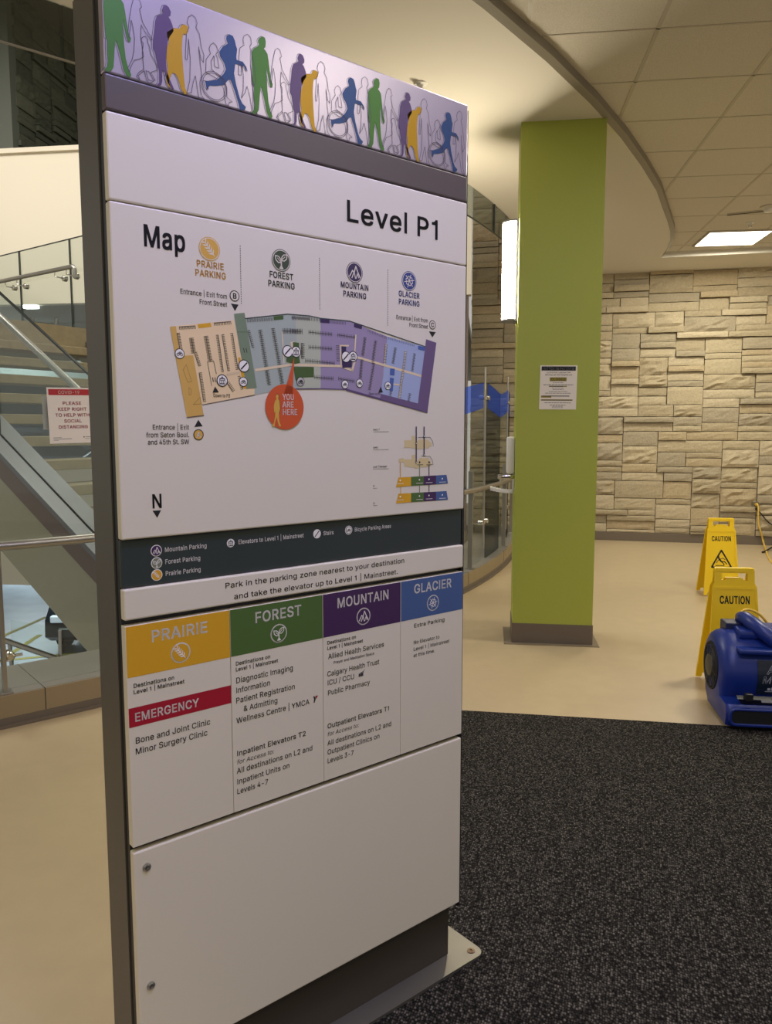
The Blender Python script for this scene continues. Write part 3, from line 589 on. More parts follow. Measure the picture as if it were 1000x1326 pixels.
_m.inputs[0].default_value = .24
M_edge = mat('glass_edge', '#2d3430', .2)
M_green = mat('green_paint', '#a5ae44', .5, noise=.015, nscale=60)
M_black = mat('black_plastic', '#17171a', .4)
M_white = mat('white_plastic', '#e8e6df', .4)
M_concrete = mat('concrete', '#8c8064', .8, noise=.12, nscale=14, bump=.2)
M_parkfloor = mat('parkade_floor', '#8d949b', .35, noise=.18, nscale=1.3)
M_asph = mat('parkade_wall', '#9aa5a6', .8)

# ---------------------------------------------------------------- structure: floor, ceilings, walls
CC = (-9.087, 9.95)            # centre of the round atrium opening
R_IN = 8.95                    # inner edge of the curb
bm = MB()
n = 72
ring = []
for i in range(n + 1):
    a = math.radians(-120 + 150 * i / n)
    c, s_ = math.cos(a), math.sin(a)
    ring.append([bm.bm.verts.new((CC[0] + r * c, CC[1] + r * s_, z)) for r, z in ((R_IN, 0), (24, 0), (24, -.3), (R_IN, -.3))])
for A, B in zip(ring, ring[1:]):
    for k in range(4):
        bm.bm.faces.new((A[k], A[(k + 1) % 4], B[(k + 1) % 4], B[k]))
struct(bm.build('floor', M_floor))

# dark carpet let into the beige floor
M_carpet = mat('carpet_pile', '#4a4641', .95, spec=.1)
nt = M_carpet.node_tree
tc = nt.nodes.new('ShaderNodeTexCoord')
mpn = nt.nodes.new('ShaderNodeMapping')
mpn.inputs['Rotation'].default_value = (0, 0, .25)
mpn.inputs['Scale'].default_value = (1.35, 1.0, 1.0)
nt.links.new(tc.outputs['Object'], mpn.inputs['Vector'])
vo = nt.nodes.new('ShaderNodeTexVoronoi')
vo.inputs['Scale'].default_value = 115
vo.inputs['Randomness'].default_value = .6
nt.links.new(mpn.outputs['Vector'], vo.inputs['Vector'])
rp = nt.nodes.new('ShaderNodeValToRGB')
rp.color_ramp.elements[0].color = (1, 1, 1, 1)
rp.color_ramp.elements[1].color = (.10, .10, .10, 1)
rp.color_ramp.elements[0].position = .12
rp.color_ramp.elements[1].position = .62
nt.links.new(vo.outputs['Distance'], rp.inputs['Fac'])
sep = nt.nodes.new('ShaderNodeSeparateColor')
nt.links.new(vo.outputs['Color'], sep.inputs[0])
cr = nt.nodes.new('ShaderNodeValToRGB')
cr.color_ramp.elements[0].color = lin('#3a3733')
cr.color_ramp.elements[1].color = lin('#7d776d')
cr.color_ramp.elements[0].position = .15
nt.links.new(sep.outputs[0], cr.inputs['Fac'])
mx = nt.nodes.new('ShaderNodeMixRGB')
mx.blend_type = 'MULTIPLY'
mx.inputs[0].default_value = 1
nt.links.new(cr.outputs['Color'], mx.inputs[1])
nt.links.new(rp.outputs['Color'], mx.inputs[2])
nt.links.new(mx.outputs[0], nt.nodes['Principled BSDF'].inputs['Base Color'])
bp = nt.nodes.new('ShaderNodeBump')
bp.inputs['Strength'].default_value = .8
bp.inputs['Distance'].default_value = .006
bp.invert = True
nt.links.new(vo.outputs['Distance'], bp.inputs['Height'])
nt.links.new(bp.outputs['Normal'], nt.nodes['Principled BSDF'].inputs['Normal'])
bm = MB()
bm.prism([(-.42, -3.0, 0), (5.5, -3.0, 0), (5.5, 3.67, 0), (1.387, 3.807, 0), (-.42, 3.868, 0)], (0, 0, .006))
struct(bm.build('floor_carpet', M_carpet), 'dark charcoal looped carpet meeting the beige floor in front of the blue blower', 'carpet')

# curb round the opening: steel clad front, flat steel top, rubber base
bm = MB()
bm.arc(CC, R_IN, 9.445, -75, 3, 0, .156, 90)
c = struct(bm.build('trim_curb', M_curb), 'low steel clad curb curving round the atrium opening', 'curb')
bm = MB()
bm.arc(CC, 9.445, 9.457, -75, 3, .042, .154, 90)
bm.build('curb_front', M_curbf, c)
bm = MB()
bm.arc(CC, 9.44, 9.462, -75, 3, 0.012, .045, 90)
bm.arc(CC, 9.44, 9.485, -75, 3, 0, .012, 90)
bm.build('curb_base', M_base, c)
bm = MB()
for a in (-43.05, -35, -27, -19, -11):
    bm.arc(CC, R_IN, 9.4585, a, a + .02, .044, .1565, 1)
bm.build('curb_joint', M_edge, c)

# lower ceiling: tile field with a grid of bars
Z_S, Z_T = 3.37, 3.43
bm = MB()
bm.prism([(-6, -4, Z_T), (8, -4, Z_T), (8, 10.6, Z_T), (0.3, 10.6, Z_T), (.3, 7.2, Z_T), (-3.0, 1.5, Z_T), (-6, 0, Z_T)], (0, 0, .05))
struct(bm.build('ceiling', M_tile))
T_C, T_R = (-12.466, 11.391), 14.555


def tile_x(y):
    """x of the soffit's edge at y"""
    if y < 6.6:
        return T_C[0] + math.sqrt(T_R ** 2 - (y - T_C[1]) ** 2)
    P_ = [(6.6, 1.3), (7.267, 1.498), (8.111, 1.754), (8.9, 1.9), (9.4, 1.94)]
    for (ya, xa), (yb, xb) in zip(P_, P_[1:]):
        if y <= yb:
            return xa + (xb - xa) * (y - ya) / (yb - ya)
    return 2.0


bm = MB()
for k in range(-9, 11):
    x = 2.11 - .645 * k
    ys = [y * .05 for y in range(-60, 188) if tile_x(y * .05) < x]
    if ys:
        bm.box(x - .010, x + .010, ys[0], ys[-1], Z_T - .003, Z_T)
for k in range(0, 21):
    y = 9.03 - .6 * k
    bm.box(tile_x(y), 8, y - .006, y + .006, Z_T - .003, Z_T)
c = struct(bm.build('ceiling_grid', M_tbar), 'grid of thin bars between the beige ceiling tiles', 'ceiling grid')

# plaster soffit between the atrium opening and the tiles
T_C, T_R = (-12.466, 11.391), 14.555
edge = []
for k in range(0, 19):
    a = math.radians(-62 + k * 2.55)
    edge.append((T_C[0] + T_R * math.cos(a), T_C[1] + T_R * math.sin(a)))
edge = [p for p in edge if p[1] < 6.6] + [(1.34, 6.75), (1.498, 7.267), (1.64, 7.72), (1.754, 8.111), (1.845, 8.5), (1.9, 8.9), (1.935, 9.36)]
far = lambda x: 9.36 - .11 * (x - 1.935)
wall_y = lambda x: 10.38 - .1 * x
inner = []
for k in range(0, 61):
    a = math.radians(-62 + (60.5) * k / 60)
    inner.append((CC[0] + 9.59 * math.cos(a), CC[1] + 9.59 * math.sin(a)))
outline = edge + [(8, far(8)), (8, wall_y(8) + .1), (.5, wall_y(.5) + .1)] + inner[::-1]
bm = MB()
bm.prism([(x, y, Z_S) for x, y in outline], (0, 0, Z_T - Z_S + .3))
struct(bm.build('ceiling_soffit', M_soffit), 'smooth plaster soffit curving round the atrium', 'soffit')
bm = MB()
full = edge + [(8, far(8))]
P = []
for i, (x, y) in enumerate(full):
    a = Vector(full[max(i - 1, 0)])
    b = Vector(full[min(i + 1, len(full) - 1)])
    d = (b - a).normalized()
    nrm = Vector((d.y, -d.x))
    p = Vector((x, y))
    q = p + nrm * (.038 if i < len(edge) - 1 else .0)
    P.append([bm.bm.verts.new((v.x, v.y, z)) for v, z in ((p, Z_S - .004), (q, Z_S + .012), (q, Z_T), (p, Z_T))])
P = P[:-1]
for A, B in zip(P, P[1:]):
    for k in range(4):
        bm.bm.faces.new((A[k], A[(k + 1) % 4], B[(k + 1) % 4], B[k]))
struct(bm.build('trim_soffit', M_trim), 'grey trim along the curved edge of the soffit', 'trim')

# ceiling above the atrium and the dark upper floor
bm = MB()
bm.box(-14, 1.5, 3.0, 18, 6.9, 7.0)
struct(bm.build('ceiling_upper', mat('upper_ceiling', '#6d6a60', .9)), 'high ceiling over the atrium', 'ceiling')


# ---------------------------------------------------------------- split-face stone walls
def stone_mats(pre, cols, nscale=26):
    r = []
    for i, h in enumerate(cols):
        r.append(mat('%s_%d' % (pre, i), h, .85, noise=.09, nscale=nscale, bump=.55, spec=.2))
    return r


def stone_wall(name, L, H, mats, seed, mortar, skip=lambda u, z: False):
    """ashlar of stones with their own depth; u along the wall, face towards -y"""
    rnd = random.Random(seed)
    cu, cz = .085, .037
    nx, nz = int(L / cu), int(H / cz)
    used = [[False] * nz for _ in range(nx)]
    bm = MB()
    bm.box(0, L, .06, .2, 0, H)
    for f in bm.bm.faces:
        f.material_index = len(mats)
    for j in range(nz - 1, -1, -1):
        for i in range(nx):
            if used[i][j]:
                continue
            if skip((i + .5) * cu, (j + .5) * cz):
                used[i][j] = True
                continue
            h = rnd.choice((2, 2, 2, 3, 3, 4, 5, 6))
            w = rnd.choice((4, 5, 6, 7, 8, 10, 12) if h <= 3 else (4, 5, 6, 7, 9))
            free = 0
            while i + free < nx and not used[i + free][j] and not skip((i + free + .5) * cu, (j + .5) * cz):
                free += 1
            if free - w < 4:
                w = free if free < 9 else free // 2
            while h > 2 and w * cu < h * cz * 1.25:
                h -= 1
            h0 = 1
            while h0 < h and j - h0 >= 0 and all(not used[i + q][j - h0] for q in range(w)):
                h0 += 1
            h = h0
            for q in range(w):
                for r in range(h):
                    used[i + q][j - r] = True
            g = .0035
            x0, x1 = i * cu + g, (i + w) * cu - g
            z0, z1 = (j - h + 1) * cz + g, (j + 1) * cz - g
            d = rnd.choice((-.05, -.035, -.015, 0)) if h <= 2 else rnd.choice((-.02, -.006, 0, .006, .012))
            rough = h > 3 and rnd.random() < .6
            gx, gz = max(2, w + 1), max(2, min(5, h + 1))
            mi = rnd.randrange(len(mats))
            V = []
            for a in range(gx + 1):
                row = []
                for b in range(gz + 1):
                    x = x0 + (x1 - x0) * a / gx
                    z = z0 + (z1 - z0) * b / gz
                    edge_ = a in (0, gx) or b in (0, gz)
                    y = d + (.006 if edge_ else rnd.uniform(-.030, .002) if rough else rnd.uniform(-.004, .002))
                    if edge_:
                        x += rnd.uniform(-.0015, .0015)
                        z += rnd.uniform(-.0018, .0018)
                    row.append(bm.bm.verts.new((x, y, z)))
                V.append(row)
            for a in range(gx):
                for b in range(gz):
                    bm.bm.faces.new((V[a][b], V[a + 1][b], V[a + 1][b + 1], V[a][b + 1])).material_index = mi
            rim = [V[a][0] for a in range(gx + 1)] + [V[gx][b] for b in range(1, gz + 1)] + [V[a][gz] for a in range(gx - 1, -1, -1)] + [V[0][b] for b in range(gz - 1, 0, -1)]
            back = [bm.bm.verts.new((v.co.x, .07, v.co.z)) for v in rim]
            for k in range(len(rim)):
                bm.bm.faces.new((rim[k], back[k], back[(k + 1) % len(rim)], rim[(k + 1) % len(rim)])).material_index = mi
    return bm.build(name, list(mats) + [mortar])


M_mortar = mat('mortar', '#6d604c', .95)
ST = stone_mats('stone', ('#b5a78a', '#ac9e82', '#bcae92', '#a69a82', '#b3a283'), 45)
W_ANG = math.atan(-.1)
# stone wall behind the hall; the part left of the hall's ceiling rises through the atrium
w = stone_wall('wall_back', 7.6, 6.6, ST, 5, M_mortar, skip=lambda u, z: u > 1.0 and z > 3.55)
w.location = (-.22, wall_y(-.22), .11)
w.rotation_euler.z = W_ANG
struct(w, 'beige split stone wall behind the yellow floor signs', 'wall')
bm = MB()
bm.box(.45, 7.6, -.012, .1, -.11, .0, .004)
bb = bm.build('baseboard_back', M_base)
bb.location = (-.22, wall_y(-.22), .11)
bb.rotation_euler.z = W_ANG
struct(bb, 'dark rubber base under the stone wall', 'baseboard')
bm = MB()
bm.box(0, 1.2, -.0, .2, -3.4, -.0)
o = bm.build('wall_lower', ST[1])
o.location = (-.22, wall_y(-.22), .11)
o.rotation_euler.z = W_ANG
struct(o, 'lower wall in the atrium well', 'wall')
# stone wall upstairs on the left; shade and tinted glass put into its dark colour
DS = stone_mats('dimmed_stone', ('#55584a', '#4c5044', '#5c5f50'))
w = stone_wall('wall_upper', 6.0, 2.1, DS, 9, mat('dimmed_mortar', '#2f322b', .95))
w.location = (-5.95, 9.55, 4.86)
w.rotation_euler.z = math.radians(90)
struct(w, 'stone wall on the upper floor at the top left, shade put into its colour', 'wall')
bm = MB()
bm.box(-6.6, -5.95, 9.45, 9.6, 4.86, 6.9)
struct(bm.build('wall_upper_end', mat('upper_wall_paint', '#5a5f55', .7)), 'plain dark wall end beside the upper stone wall', 'wall')

# white upstand of the upper floor, crossing the atrium
bm = MB()
bm.box(-12, -.205, 9.3, 9.44, 3.0, 4.82)
bm.box(-12, -.205, 9.26, 9.46, 4.82, 4.875)
struct(bm.build('wall_bulkhead', M_cream), 'cream upstand wall of the upper floor across the atrium', 'wall')
bm = MB()
bm.box(-1.2, -.235, 9.32, 9.5, -3.2, 3.0)
struct(bm.build('wall_pier', M_brownp), 'brown grey pier under the end of the cream upstand', 'wall')

# parkade beyond the atrium
bm = MB()
bm.box(-22, -1.25, 8.2, 26, -.3, 0.0)
struct(bm.build('floor_parkade', M_parkfloor), 'parkade floor on this level beyond the stair', 'floor')
bm = MB()
bm.box(-30, 3, 3.2, 36, -3.4, -3.2)
struct(bm.build('floor_lower', M_parkfloor), 'grey parkade floor one level down', 'floor')
bm = MB()
for pa_, pb_ in (((-10, 862), (52, 822)), ((-20, 858), (98, 846)), ((-8, 829), (60, 799))):
    q0, q1 = atz(*pa_, -3.2), atz(*pb_, -3.2)
    x0, y0, x1, y1 = q0.x, q0.y, q1.x, q1.y
    d = Vector((x1 - x0, y1 - y0, 0)).normalized()
    p = Vector((-d.y, d.x, 0)) * .06
    A, B = Vector((x0, y0, -3.195)), Vector((x1, y1, -3.195))
    bm.face((A + p, A - p, B - p, B + p))
struct(bm.build('floor_marking', mat('yellow_line', '#c0b05a', .7)), 'faded yellow parking lines on the lower floor', 'floor')
bm = MB()
bm.box(-13, -1.25, 8.05, 8.2, -.33, 1.02)
struct(bm.build('wall_upstand', M_cream), 'pale upstand wall seen between the stair treads', 'wall')
bm = MB()
bm.box(-24, -.3, 9.44, 26, 3.0, 3.15)
bm.box(-24, -1.2, 14.5, 15.0, 2.72, 3.0)
bm.box(-24, -1.2, 16.2, 16.7, 2.6, 3.0)
struct(bm.build('ceiling_parkade', mat('parkade_ceiling', '#9f9d8f', .9)), 'concrete parkade ceiling beyond the stair', 'ceiling')
bm = MB()
bm.box(-24, -1, 24, 24.3, -3.2, 3.0)
struct(bm.build('wall_parkade', M_asph), 'blue grey far wall of the parkade', 'wall')
bm = MB()
bm.box(-16, -3.0, 11.0, 11.3, 2.15, 2.998)
struct(bm.build('trim_duct', mat('duct_blue', '#8d9691', .5)), 'blue grey duct box under the parkade ceiling beyond the landing', 'duct')
area_light('parkade_lamp', (-7, 10.2, 2.9), 1.2, 55, (.85, .95, 1.0))
area_light('parkade_lower_fill', (-8, 14, -.6), 3.0, 130, (.85, .95, 1.0))  # unseen light added to brighten the lower floor
area_light('parkade_far_fill', (-14, 22, -.6), 3.0, 200, (.85, .93, 1.0))  # unseen light added to lift the back of the lower floor
area_light('atrium_side_fill', (-2.3, 7.6, 6.5), 1.6, 110, (1, .95, .87))  # unseen light added to brighten the stone wall in the atrium
area_light('atrium_fill', (-6.0, 6.0, 6.5), 2.2, 230, (1, .95, .87))  # unseen light added to brighten the stair and upstand

# green column
CX0, CX1, CY0, CY1 = .19, .717, 5.184, 5.54
bm = MB()
bm.box(CX0, CX1, CY0, CY1, 0, Z_S)
col = struct(bm.build('column', M_green), 'lime green square column in front of the stone wall', 'column')
bm = MB()
bm.box(CX0 - .004, CX1 + .004, CY0 - .004, CY1 + .004, .004, .137)
bm.build('column_base', M_base, col)
bm = MB()
bm.box(CX0 - .055, CX1 + .045, CY0 - .045, CY1 + .05, 0, .004)
bm.build('floor_plate', mat('floor_plate', '#7c6f5b', .35), col)

# ---------------------------------------------------------------- the wayfinding sign
S_ANG = math.radians(90 - 43.3)
S_O = Vector((-.086, 1.982, 0))
S_U = Vector((math.cos(S_ANG), math.sin(S_ANG), 0))
S_N = Vector((math.sin(S_ANG), -math.cos(S_ANG), 0))      # towards the reader
FACE = .020                                                 # the printed panels stand this far in front of the cabinet


def F(x, y):
    """photo pixel -> (u, v) metres on the sign's face"""
    q = atplane(x, y, S_O + S_N * FACE, S_N)
    return ((q - S_O).dot(S_U), q.z)


def on_face(u, v, h):
    return (u, -FACE - h, v)


sign = thing('wayfinding_sign', 'tall freestanding parking directory sign with map, standing on a steel plate', 'sign', S_O, S_ANG)
UL, UR = -.867, .0225
M_cab = mat('cabinet_grey', '#645f56', .45, .3)
M_blk = mat('cabinet_black', '#141416', .4)
M_panel = mat('sign_cream', '#e2d9c3', .42, spec=.4)
M_brand = mat('sign_brown', '#5b514c', .4)
M_legend = mat('sign_charcoal', '#2f3835', .4)
M_header = mat('etched_aluminium', '#b9afb8', .31, .55)
M_ink = mat('ink_black', '#16161a', .5)
M_inkw = mat('ink_white', '#f1ece0', .5)
M_y = mat('ink_yellow', '#dba41f', .5)
M_g = mat('ink_green', '#4c6a2f', .5)
M_p = mat('ink_purple', '#432350', .5)
M_b = mat('ink_blue', '#455f8e', .5)
M_r = mat('ink_red', '#a8122a', .5)
M_mapy, M_mapy2 = mat('map_sand', '#efd3a0', .5), mat('map_ochre', '#d5aa55', .5)
M_mapg, M_mapg2, M_mapg3, M_mapg4 = mat('map_sage', '#a9b3a4', .5), mat('map_moss', '#798a6b', .5), mat('map_forest', '#445f2c', .5), mat('map_pale_sage', '#b9bda2', .5)
M_mapp, M_mapp2, M_mapp3 = mat('map_lilac', '#9c8da6', .5), mat('map_plum', '#6b5578', .5), mat('map_aubergine', '#35234c', .5)
M_mapb, M_mapb2 = mat('map_ice', '#a3afca', .5), mat('map_lake', '#46609c', .5)
M_road = mat('map_road', '#e4cfa6', .5)
M_here = mat('ink_orange', '#cf5526', .5)
M_tan = mat('ink_tan', '#d8a845', .5)

bm = MB()
bm.box(-.869, -.860, .019, .121, .0, 2.232)          # left cheek
bm.box(.0235, .031, -.004, .121, .15, 2.226)
bm.box(-.860, .0235, .09, .121, .15, 2.232)
bm.build('cabinet', M_cab, sign)
bm = MB()
bm.box(-.866, .0235, -.0004, .09, .15, 2.226)
bm.box(-.866, -.861, -.0, .09, .0, .15)
bm.box(.0232, .0318, -.012, .118, .15, 2.222)
bm.build('cabinet_core', M_blk, sign)


def panel(name, v0, v1, m, label=None, thick=FACE, u0=UL, u1=UR, bev=.003):
    b = MB()
    b.box(u0, u1, -thick, -.0005, v0, v1, bev)
    o = b.build(name, m, sign)
    if label:
        o['label'] = label
    return o


hp = panel('header_plate', 2.064, 2.231, M_header, 'brushed metal strip printed with a row of people')
panel('brown_band', 2.003, 2.0625, M_brand, 'plain dark brown band under the row of people')
tp = panel('title_panel', 1.851, 2.0005, M_panel, 'pale panel reading Level P1')
mp_ = panel('map_panel', 1.243, 1.849, M_panel, 'pale panel with the parking map')
lp = panel('legend_panel', 1.1505, 1.2425, M_legend, 'dark panel with the map symbols', thick=.012)
ip = panel('instruction_panel', 1.0905, 1.1495, M_panel, 'pale strip telling drivers where to park')
bpn = panel('lower_panel', .166, .6315, M_panel, 'blank pale panel with screws at the bottom')
for v in (.595, .345):
    bm = MB()
    bm.lathe((UL + .025, -FACE, v), (0, -1, 0), [(0, .0085), (.0025, .008), (.004, .005), (.0042, .003), (.003, .0028)], 20)
    bm.build('screw', M_steel, bpn)
bm = MB()
bm.box(-.86, 0, .0, .115, .0135, .15)
bm.build('plinth', mat('plinth_brown', '#4b443b', .4, .3), sign)
bm = MB()
pts = []
for cx, cy, a0 in ((.060, .155, 0), (-.925, .155, 90), (-.925, -.0325, 180), (.060, -.0325, 270)):
    for i in range(7):
        a = math.radians(a0 + 15 * i)
        pts.append((cx + .026 * math.cos(a), cy + .026 * math.sin(a), .006))
bm.prism(pts, (0, 0, .0075))
pl_ = bm.build('base_plate', mat('plate_steel', '#7f7c74', .42, .75), sign)
for u, v in ((.0585, -.031), (.0585, .15), (-.92, .15), (-.92, -.031)):
    bm = MB()
    bm.lathe((u, v, .0135), (0, 0, 1), [(0, .0115), (.0015, .011), (.0015, .0085), (.0025, .008), (.003, .003), (.001, .002)], 20)
    bm.build('bolt', mat('bolt_bronze', '#6c5a4b', .35, .8), pl_)

# --- header people: one set of nine, traced once, repeated three times along the strip
K3 = lambda x, y: F(470 + x / 7.143, 90 + y / 7.143)
PER = .2886
FIG = {}
FIG['green'] = [(97, 118), (103, 98), (115, 90), (128, 80), (148, 92), (154, 128), (150, 168), (138, 182), (150, 197), (165, 225), (172, 280), (178, 345), (186, 420), (192, 450), (201, 472), (197, 502), (184, 492), (174, 455), (164, 385), (158, 330), (157, 430), (160, 520), (167, 620), (180, 690), (196, 735), (190, 757), (170, 745), (152, 700), (141, 625), (127, 550), (112, 490), (104, 560), (98, 640), (94, 690), (80, 715), (60, 724), (38, 708), (54, 692), (62, 650), (60, 570), (62, 488), (54, 480), (52, 410), (50, 340), (46, 260), (50, 205), (64, 182), (90, 165), (103, 150)]
FIG['purple'] = [(393, 235), (398, 218), (412, 212), (428, 226), (440, 260), (437, 290), (424, 298), (436, 318), (448, 360), (452, 400), (430, 440), (415, 480), (408, 540), (402, 620), (404, 690), (418, 745), (446, 825), (432, 822), (408, 780), (392, 700), (378, 690), (376, 770), (370, 797), (350, 812), (344, 800), (358, 780), (360, 700), (350, 640), (340, 560), (328, 535), (330, 470), (340, 400), (345, 340), (356, 300), (378, 287), (394, 276), (388, 250)]
FIG['yellow'] = [(500, 352), (518, 344), (538, 358), (540, 395), (526, 418), (510, 412), (503, 450), (498, 520), (500, 610), (505, 740), (510, 810), (524, 848), (506, 856), (486, 815), (472, 745), (455, 708), (436, 704), (424, 740), (416, 772), (426, 822), (406, 795), (399, 745), (411, 680), (405, 600), (411, 520), (425, 470), (414, 448), (412, 412), (430, 395), (455, 377), (488, 378)]
FIG['blue'] = [(765, 428), (768, 408), (785, 394), (806, 406), (817, 440), (822, 475), (829, 500), (822, 560), (824, 580), (860, 590), (880, 625), (889, 662), (868, 625), (830, 610), (814, 612), (806, 680), (816, 760), (836, 860), (850, 898), (872, 924), (864, 946), (834, 950), (828, 900), (808, 810), (785, 728), (770, 730), (745, 768), (700, 780), (660, 780), (650, 792), (648, 815), (636, 790), (631, 745), (650, 750), (700, 735), (742, 690), (758, 655), (750, 610), (726, 560), (722, 525), (742, 488), (774, 463)]
OUT = {}
OUT['long haired walker'] = [(240, 175), (258, 190), (270, 240), (256, 258), (264, 300), (272, 350), (290, 390), (325, 470), (318, 476), (285, 420), (264, 370), (258, 450), (266, 540), (272, 600), (250, 616), (215, 630), (190, 690), (186, 718), (176, 690), (205, 620), (216, 560), (222, 470), (214, 380), (206, 340), (196, 420), (190, 470), (184, 440), (195, 330), (205, 270), (212, 230), (222, 190)]
OUT['child'] = [(285, 450), (300, 470), (297, 492), (306, 520), (315, 580), (350, 660), (348, 690), (310, 710), (335, 765), (325, 768), (300, 705), (282, 700), (294, 765), (325, 775), (300, 788), (284, 770), (272, 700), (236, 738), (246, 770), (225, 745), (240, 715), (270, 690), (265, 580), (272, 500), (258, 480), (270, 456)]
OUT['robed walker'] = [(563, 270), (585, 290), (594, 330), (585, 362), (605, 405), (614, 500), (628, 560), (624, 615), (610, 590), (598, 500), (604, 620), (612, 710), (598, 760), (604, 850), (622, 885), (590, 872), (582, 800), (573, 715), (560, 760), (546, 840), (518, 846), (540, 750), (546, 600), (540, 450), (534, 545), (527, 602), (517, 596), (522, 500), (530, 400), (545, 362), (534, 330), (542, 290)]
OUT['wheelchair user'] = [(688, 465), (705, 485), (714, 525), (700, 548), (710, 580), (716, 650), (690, 640), (688, 560), (670, 600), (672, 660), (700, 690), (745, 730), (760, 790), (758, 860), (790, 892), (772, 895), (765, 925), (750, 905), (740, 800), (715, 735), (660, 700), (636, 680), (640, 590), (668, 545), (660, 510), (670, 480)]
OUT['hooded walker'] = [(893, 385), (912, 405), (918, 450), (905, 475), (920, 540), (930, 640), (937, 730), (922, 768), (912, 690), (908, 610), (912, 700), (918, 800), (925, 920), (940, 975), (908, 945), (898, 850), (882, 770), (868, 820), (845, 860), (858, 800), (862, 700), (855, 600), (848, 690), (832, 690), (838, 560), (845, 490), (872, 468), (866, 430), (872, 400)]
FM = {'green': mat('figure_green', '#46762e', .4, .3), 'purple': mat('figure_purple', '#5b4666', .4, .3), 'yellow': mat('figure_yellow', '#b98d12', .4, .3), 'blue': mat('figure_blue', '#2b476f', .4, .3)}
M_line = mat('etched_line', '#4a4048', .5)
protos = []
for key, pts in FIG.items():
    g = Print(on_face, K3)
    g.poly(pts, FM[key], 2)
    sh = [(x - 9, y) for x, y in pts]
    g.stroke(sh, .00075, M_line, 1, closed=True)
    protos.append(g.build('printed_figure', hp, '%s filled figure' % key))
for key, pts in OUT.items():
    g = Print(on_face, K3)
    g.stroke(pts, .0009, M_line, 3, closed=True)
    if key == 'wheelchair user':
        c = F(470 + 683 / 7.143, 90 + 785 / 7.143)
        for r in (.0265, .0235):
            g.stroke([(c[0] + r * math.cos(2 * math.pi * i / 28), c[1] + r * math.sin(2 * math.pi * i / 28)) for i in range(28)], .0009, M_line, 3, False, True)
    protos.append(g.build('printed_figure', hp, 'outline of a ' + key))
for k in (1, 2):
    for o in protos:
        c = o.copy()
        COL.objects.link(c)
        c.parent = hp
        c.location.x = -PER * k

# --- title
g = Print(on_face, F)
g.text('Level P1', (446.5, 285.1), (572, 311.7), .0435, M_ink, .75)
g.build('lettering', tp)


# --- zone emblems
def emblem(g, kind, c, r, ring, fill, ink, gap=True, k=1):
    """round badge: outer ring, gap, filled disc with the zone's mark; c in metres"""
    if gap:
        g.disc(c, r, ring, k, 36, False)
        g.disc(c, r * .93, M_panel, k + 1, 36, False)
        g.disc(c, r * .86, fill, k + 2, 36, False)
    else:
        g.disc(c, r, ring, k, 36, False)
        g.disc(c, r * .87, fill, k + 2, 36, False)
    R = r * .8
    q = lambda x, y: (c[0] + x * R, c[1] + y * R)
    K = k + 3
    if kind == 'wheat':
        g.stroke([q(-.5, .62), q(.55, -.7)], R * .09, ink, K, False)
        for t in (-.75, -.4, -.05, .3, .62):
            for sd in (-1, 1):
                x, y = -.5 + (t + .85) * .63 + .0, .62 - (t + .85) * .79
                nx, ny = .79 * sd, .63 * sd
                g.poly([q(x, y), q(x + nx * .3 - .16, y + ny * .3 + .16), q(x + nx * .38 - .3, y + ny * .38 + .34), q(x + nx * .1 - .14, y + ny * .1 + .2)], ink, K, False)
    elif kind == 'leaf':
        g.stroke([q(0, -.95), q(0, -.1), q(.1, .2)], R * .16, ink, K, False)
        for sd, h in ((-1, .0), (1, .25)):
            L = [(0, -.25 + h), (.1 * sd, .15 + h), (.35 * sd, .4 + h), (.78 * sd, .45 + h), (.72 * sd, .0 + h), (.4 * sd, -.28 + h)]
            g.stroke([q(*p) for p in L], R * .11, ink, K, False, True)
            g.stroke([q(0, -.25 + h), q(.5 * sd, .2 + h)], R * .08, ink, K, False)
        g.poly([q(-.3, -.95), q(0, -.45), q(.3, -.95)], ink, K, False)
    elif kind == 'peak':
        g.stroke([q(-.8, -.55), q(-.35, .2), q(-.1, -.05), q(.15, .75), q(.45, .1), q(.8, -.55)], R * .14, ink, K, False)
        g.stroke([q(-.45, -.7), q(-.1, .05), q(.1, -.7)], R * .12, ink, K, False)
        g.stroke([q(.2, -.7), q(.4, -.1), q(.6, -.6)], R * .1, ink, K, False)
    else:
        for i in range(6):
            a = math.pi / 3 * i + .2
            g.stroke([q(0, 0), q(.85 * math.cos(a), .85 * math.sin(a))], R * .1, ink, K, False)
            b = a + math.pi / 6
            g.stroke([q(.5 * math.cos(a), .5 * math.sin(a)), q(.62 * math.cos(b), .62 * math.sin(b)), q(.5 * math.cos(a + math.pi / 3), .5 * math.sin(a + math.pi / 3))], R * .1, ink, K, False)


def lift(g, c, r, k=1, dark=M_ink, light=M_inkw):
    g.disc(c, r, dark, k, 28, False)
    g.disc(c, r * .84, light, k + 1, 28, False)
    x, y = c
    g.rect(x - r * .5, x + r * .5, y - r * .6, y + r * .35, dark, k + 2)
    for i in (-1, 0, 1):
        g.rect(x + i * r * .3 - r * .09, x + i * r * .3 + r * .09, y - r * .45, y + r * .0, light, k + 3)
    g.rect(x - r * .35, x + r * .35, y + r * .08, y + r * .2, light, k + 3)
    g.poly([(x - r * .25, y + r * .42), (x + r * .25, y + r * .42), (x, y + r * .68)], dark, k + 2, False)


def stairs_mark(g, c, r, k=1, dark=M_ink, light=M_inkw):
    g.disc(c, r, dark, k, 28, False)
    g.disc(c, r * .86, light, k + 1, 28, False)
    g.stroke([(c[0] - r * .5, c[1] - r * .5), (c[0] + r * .5, c[1] + r * .5)], r * .22, dark, k + 2, False)


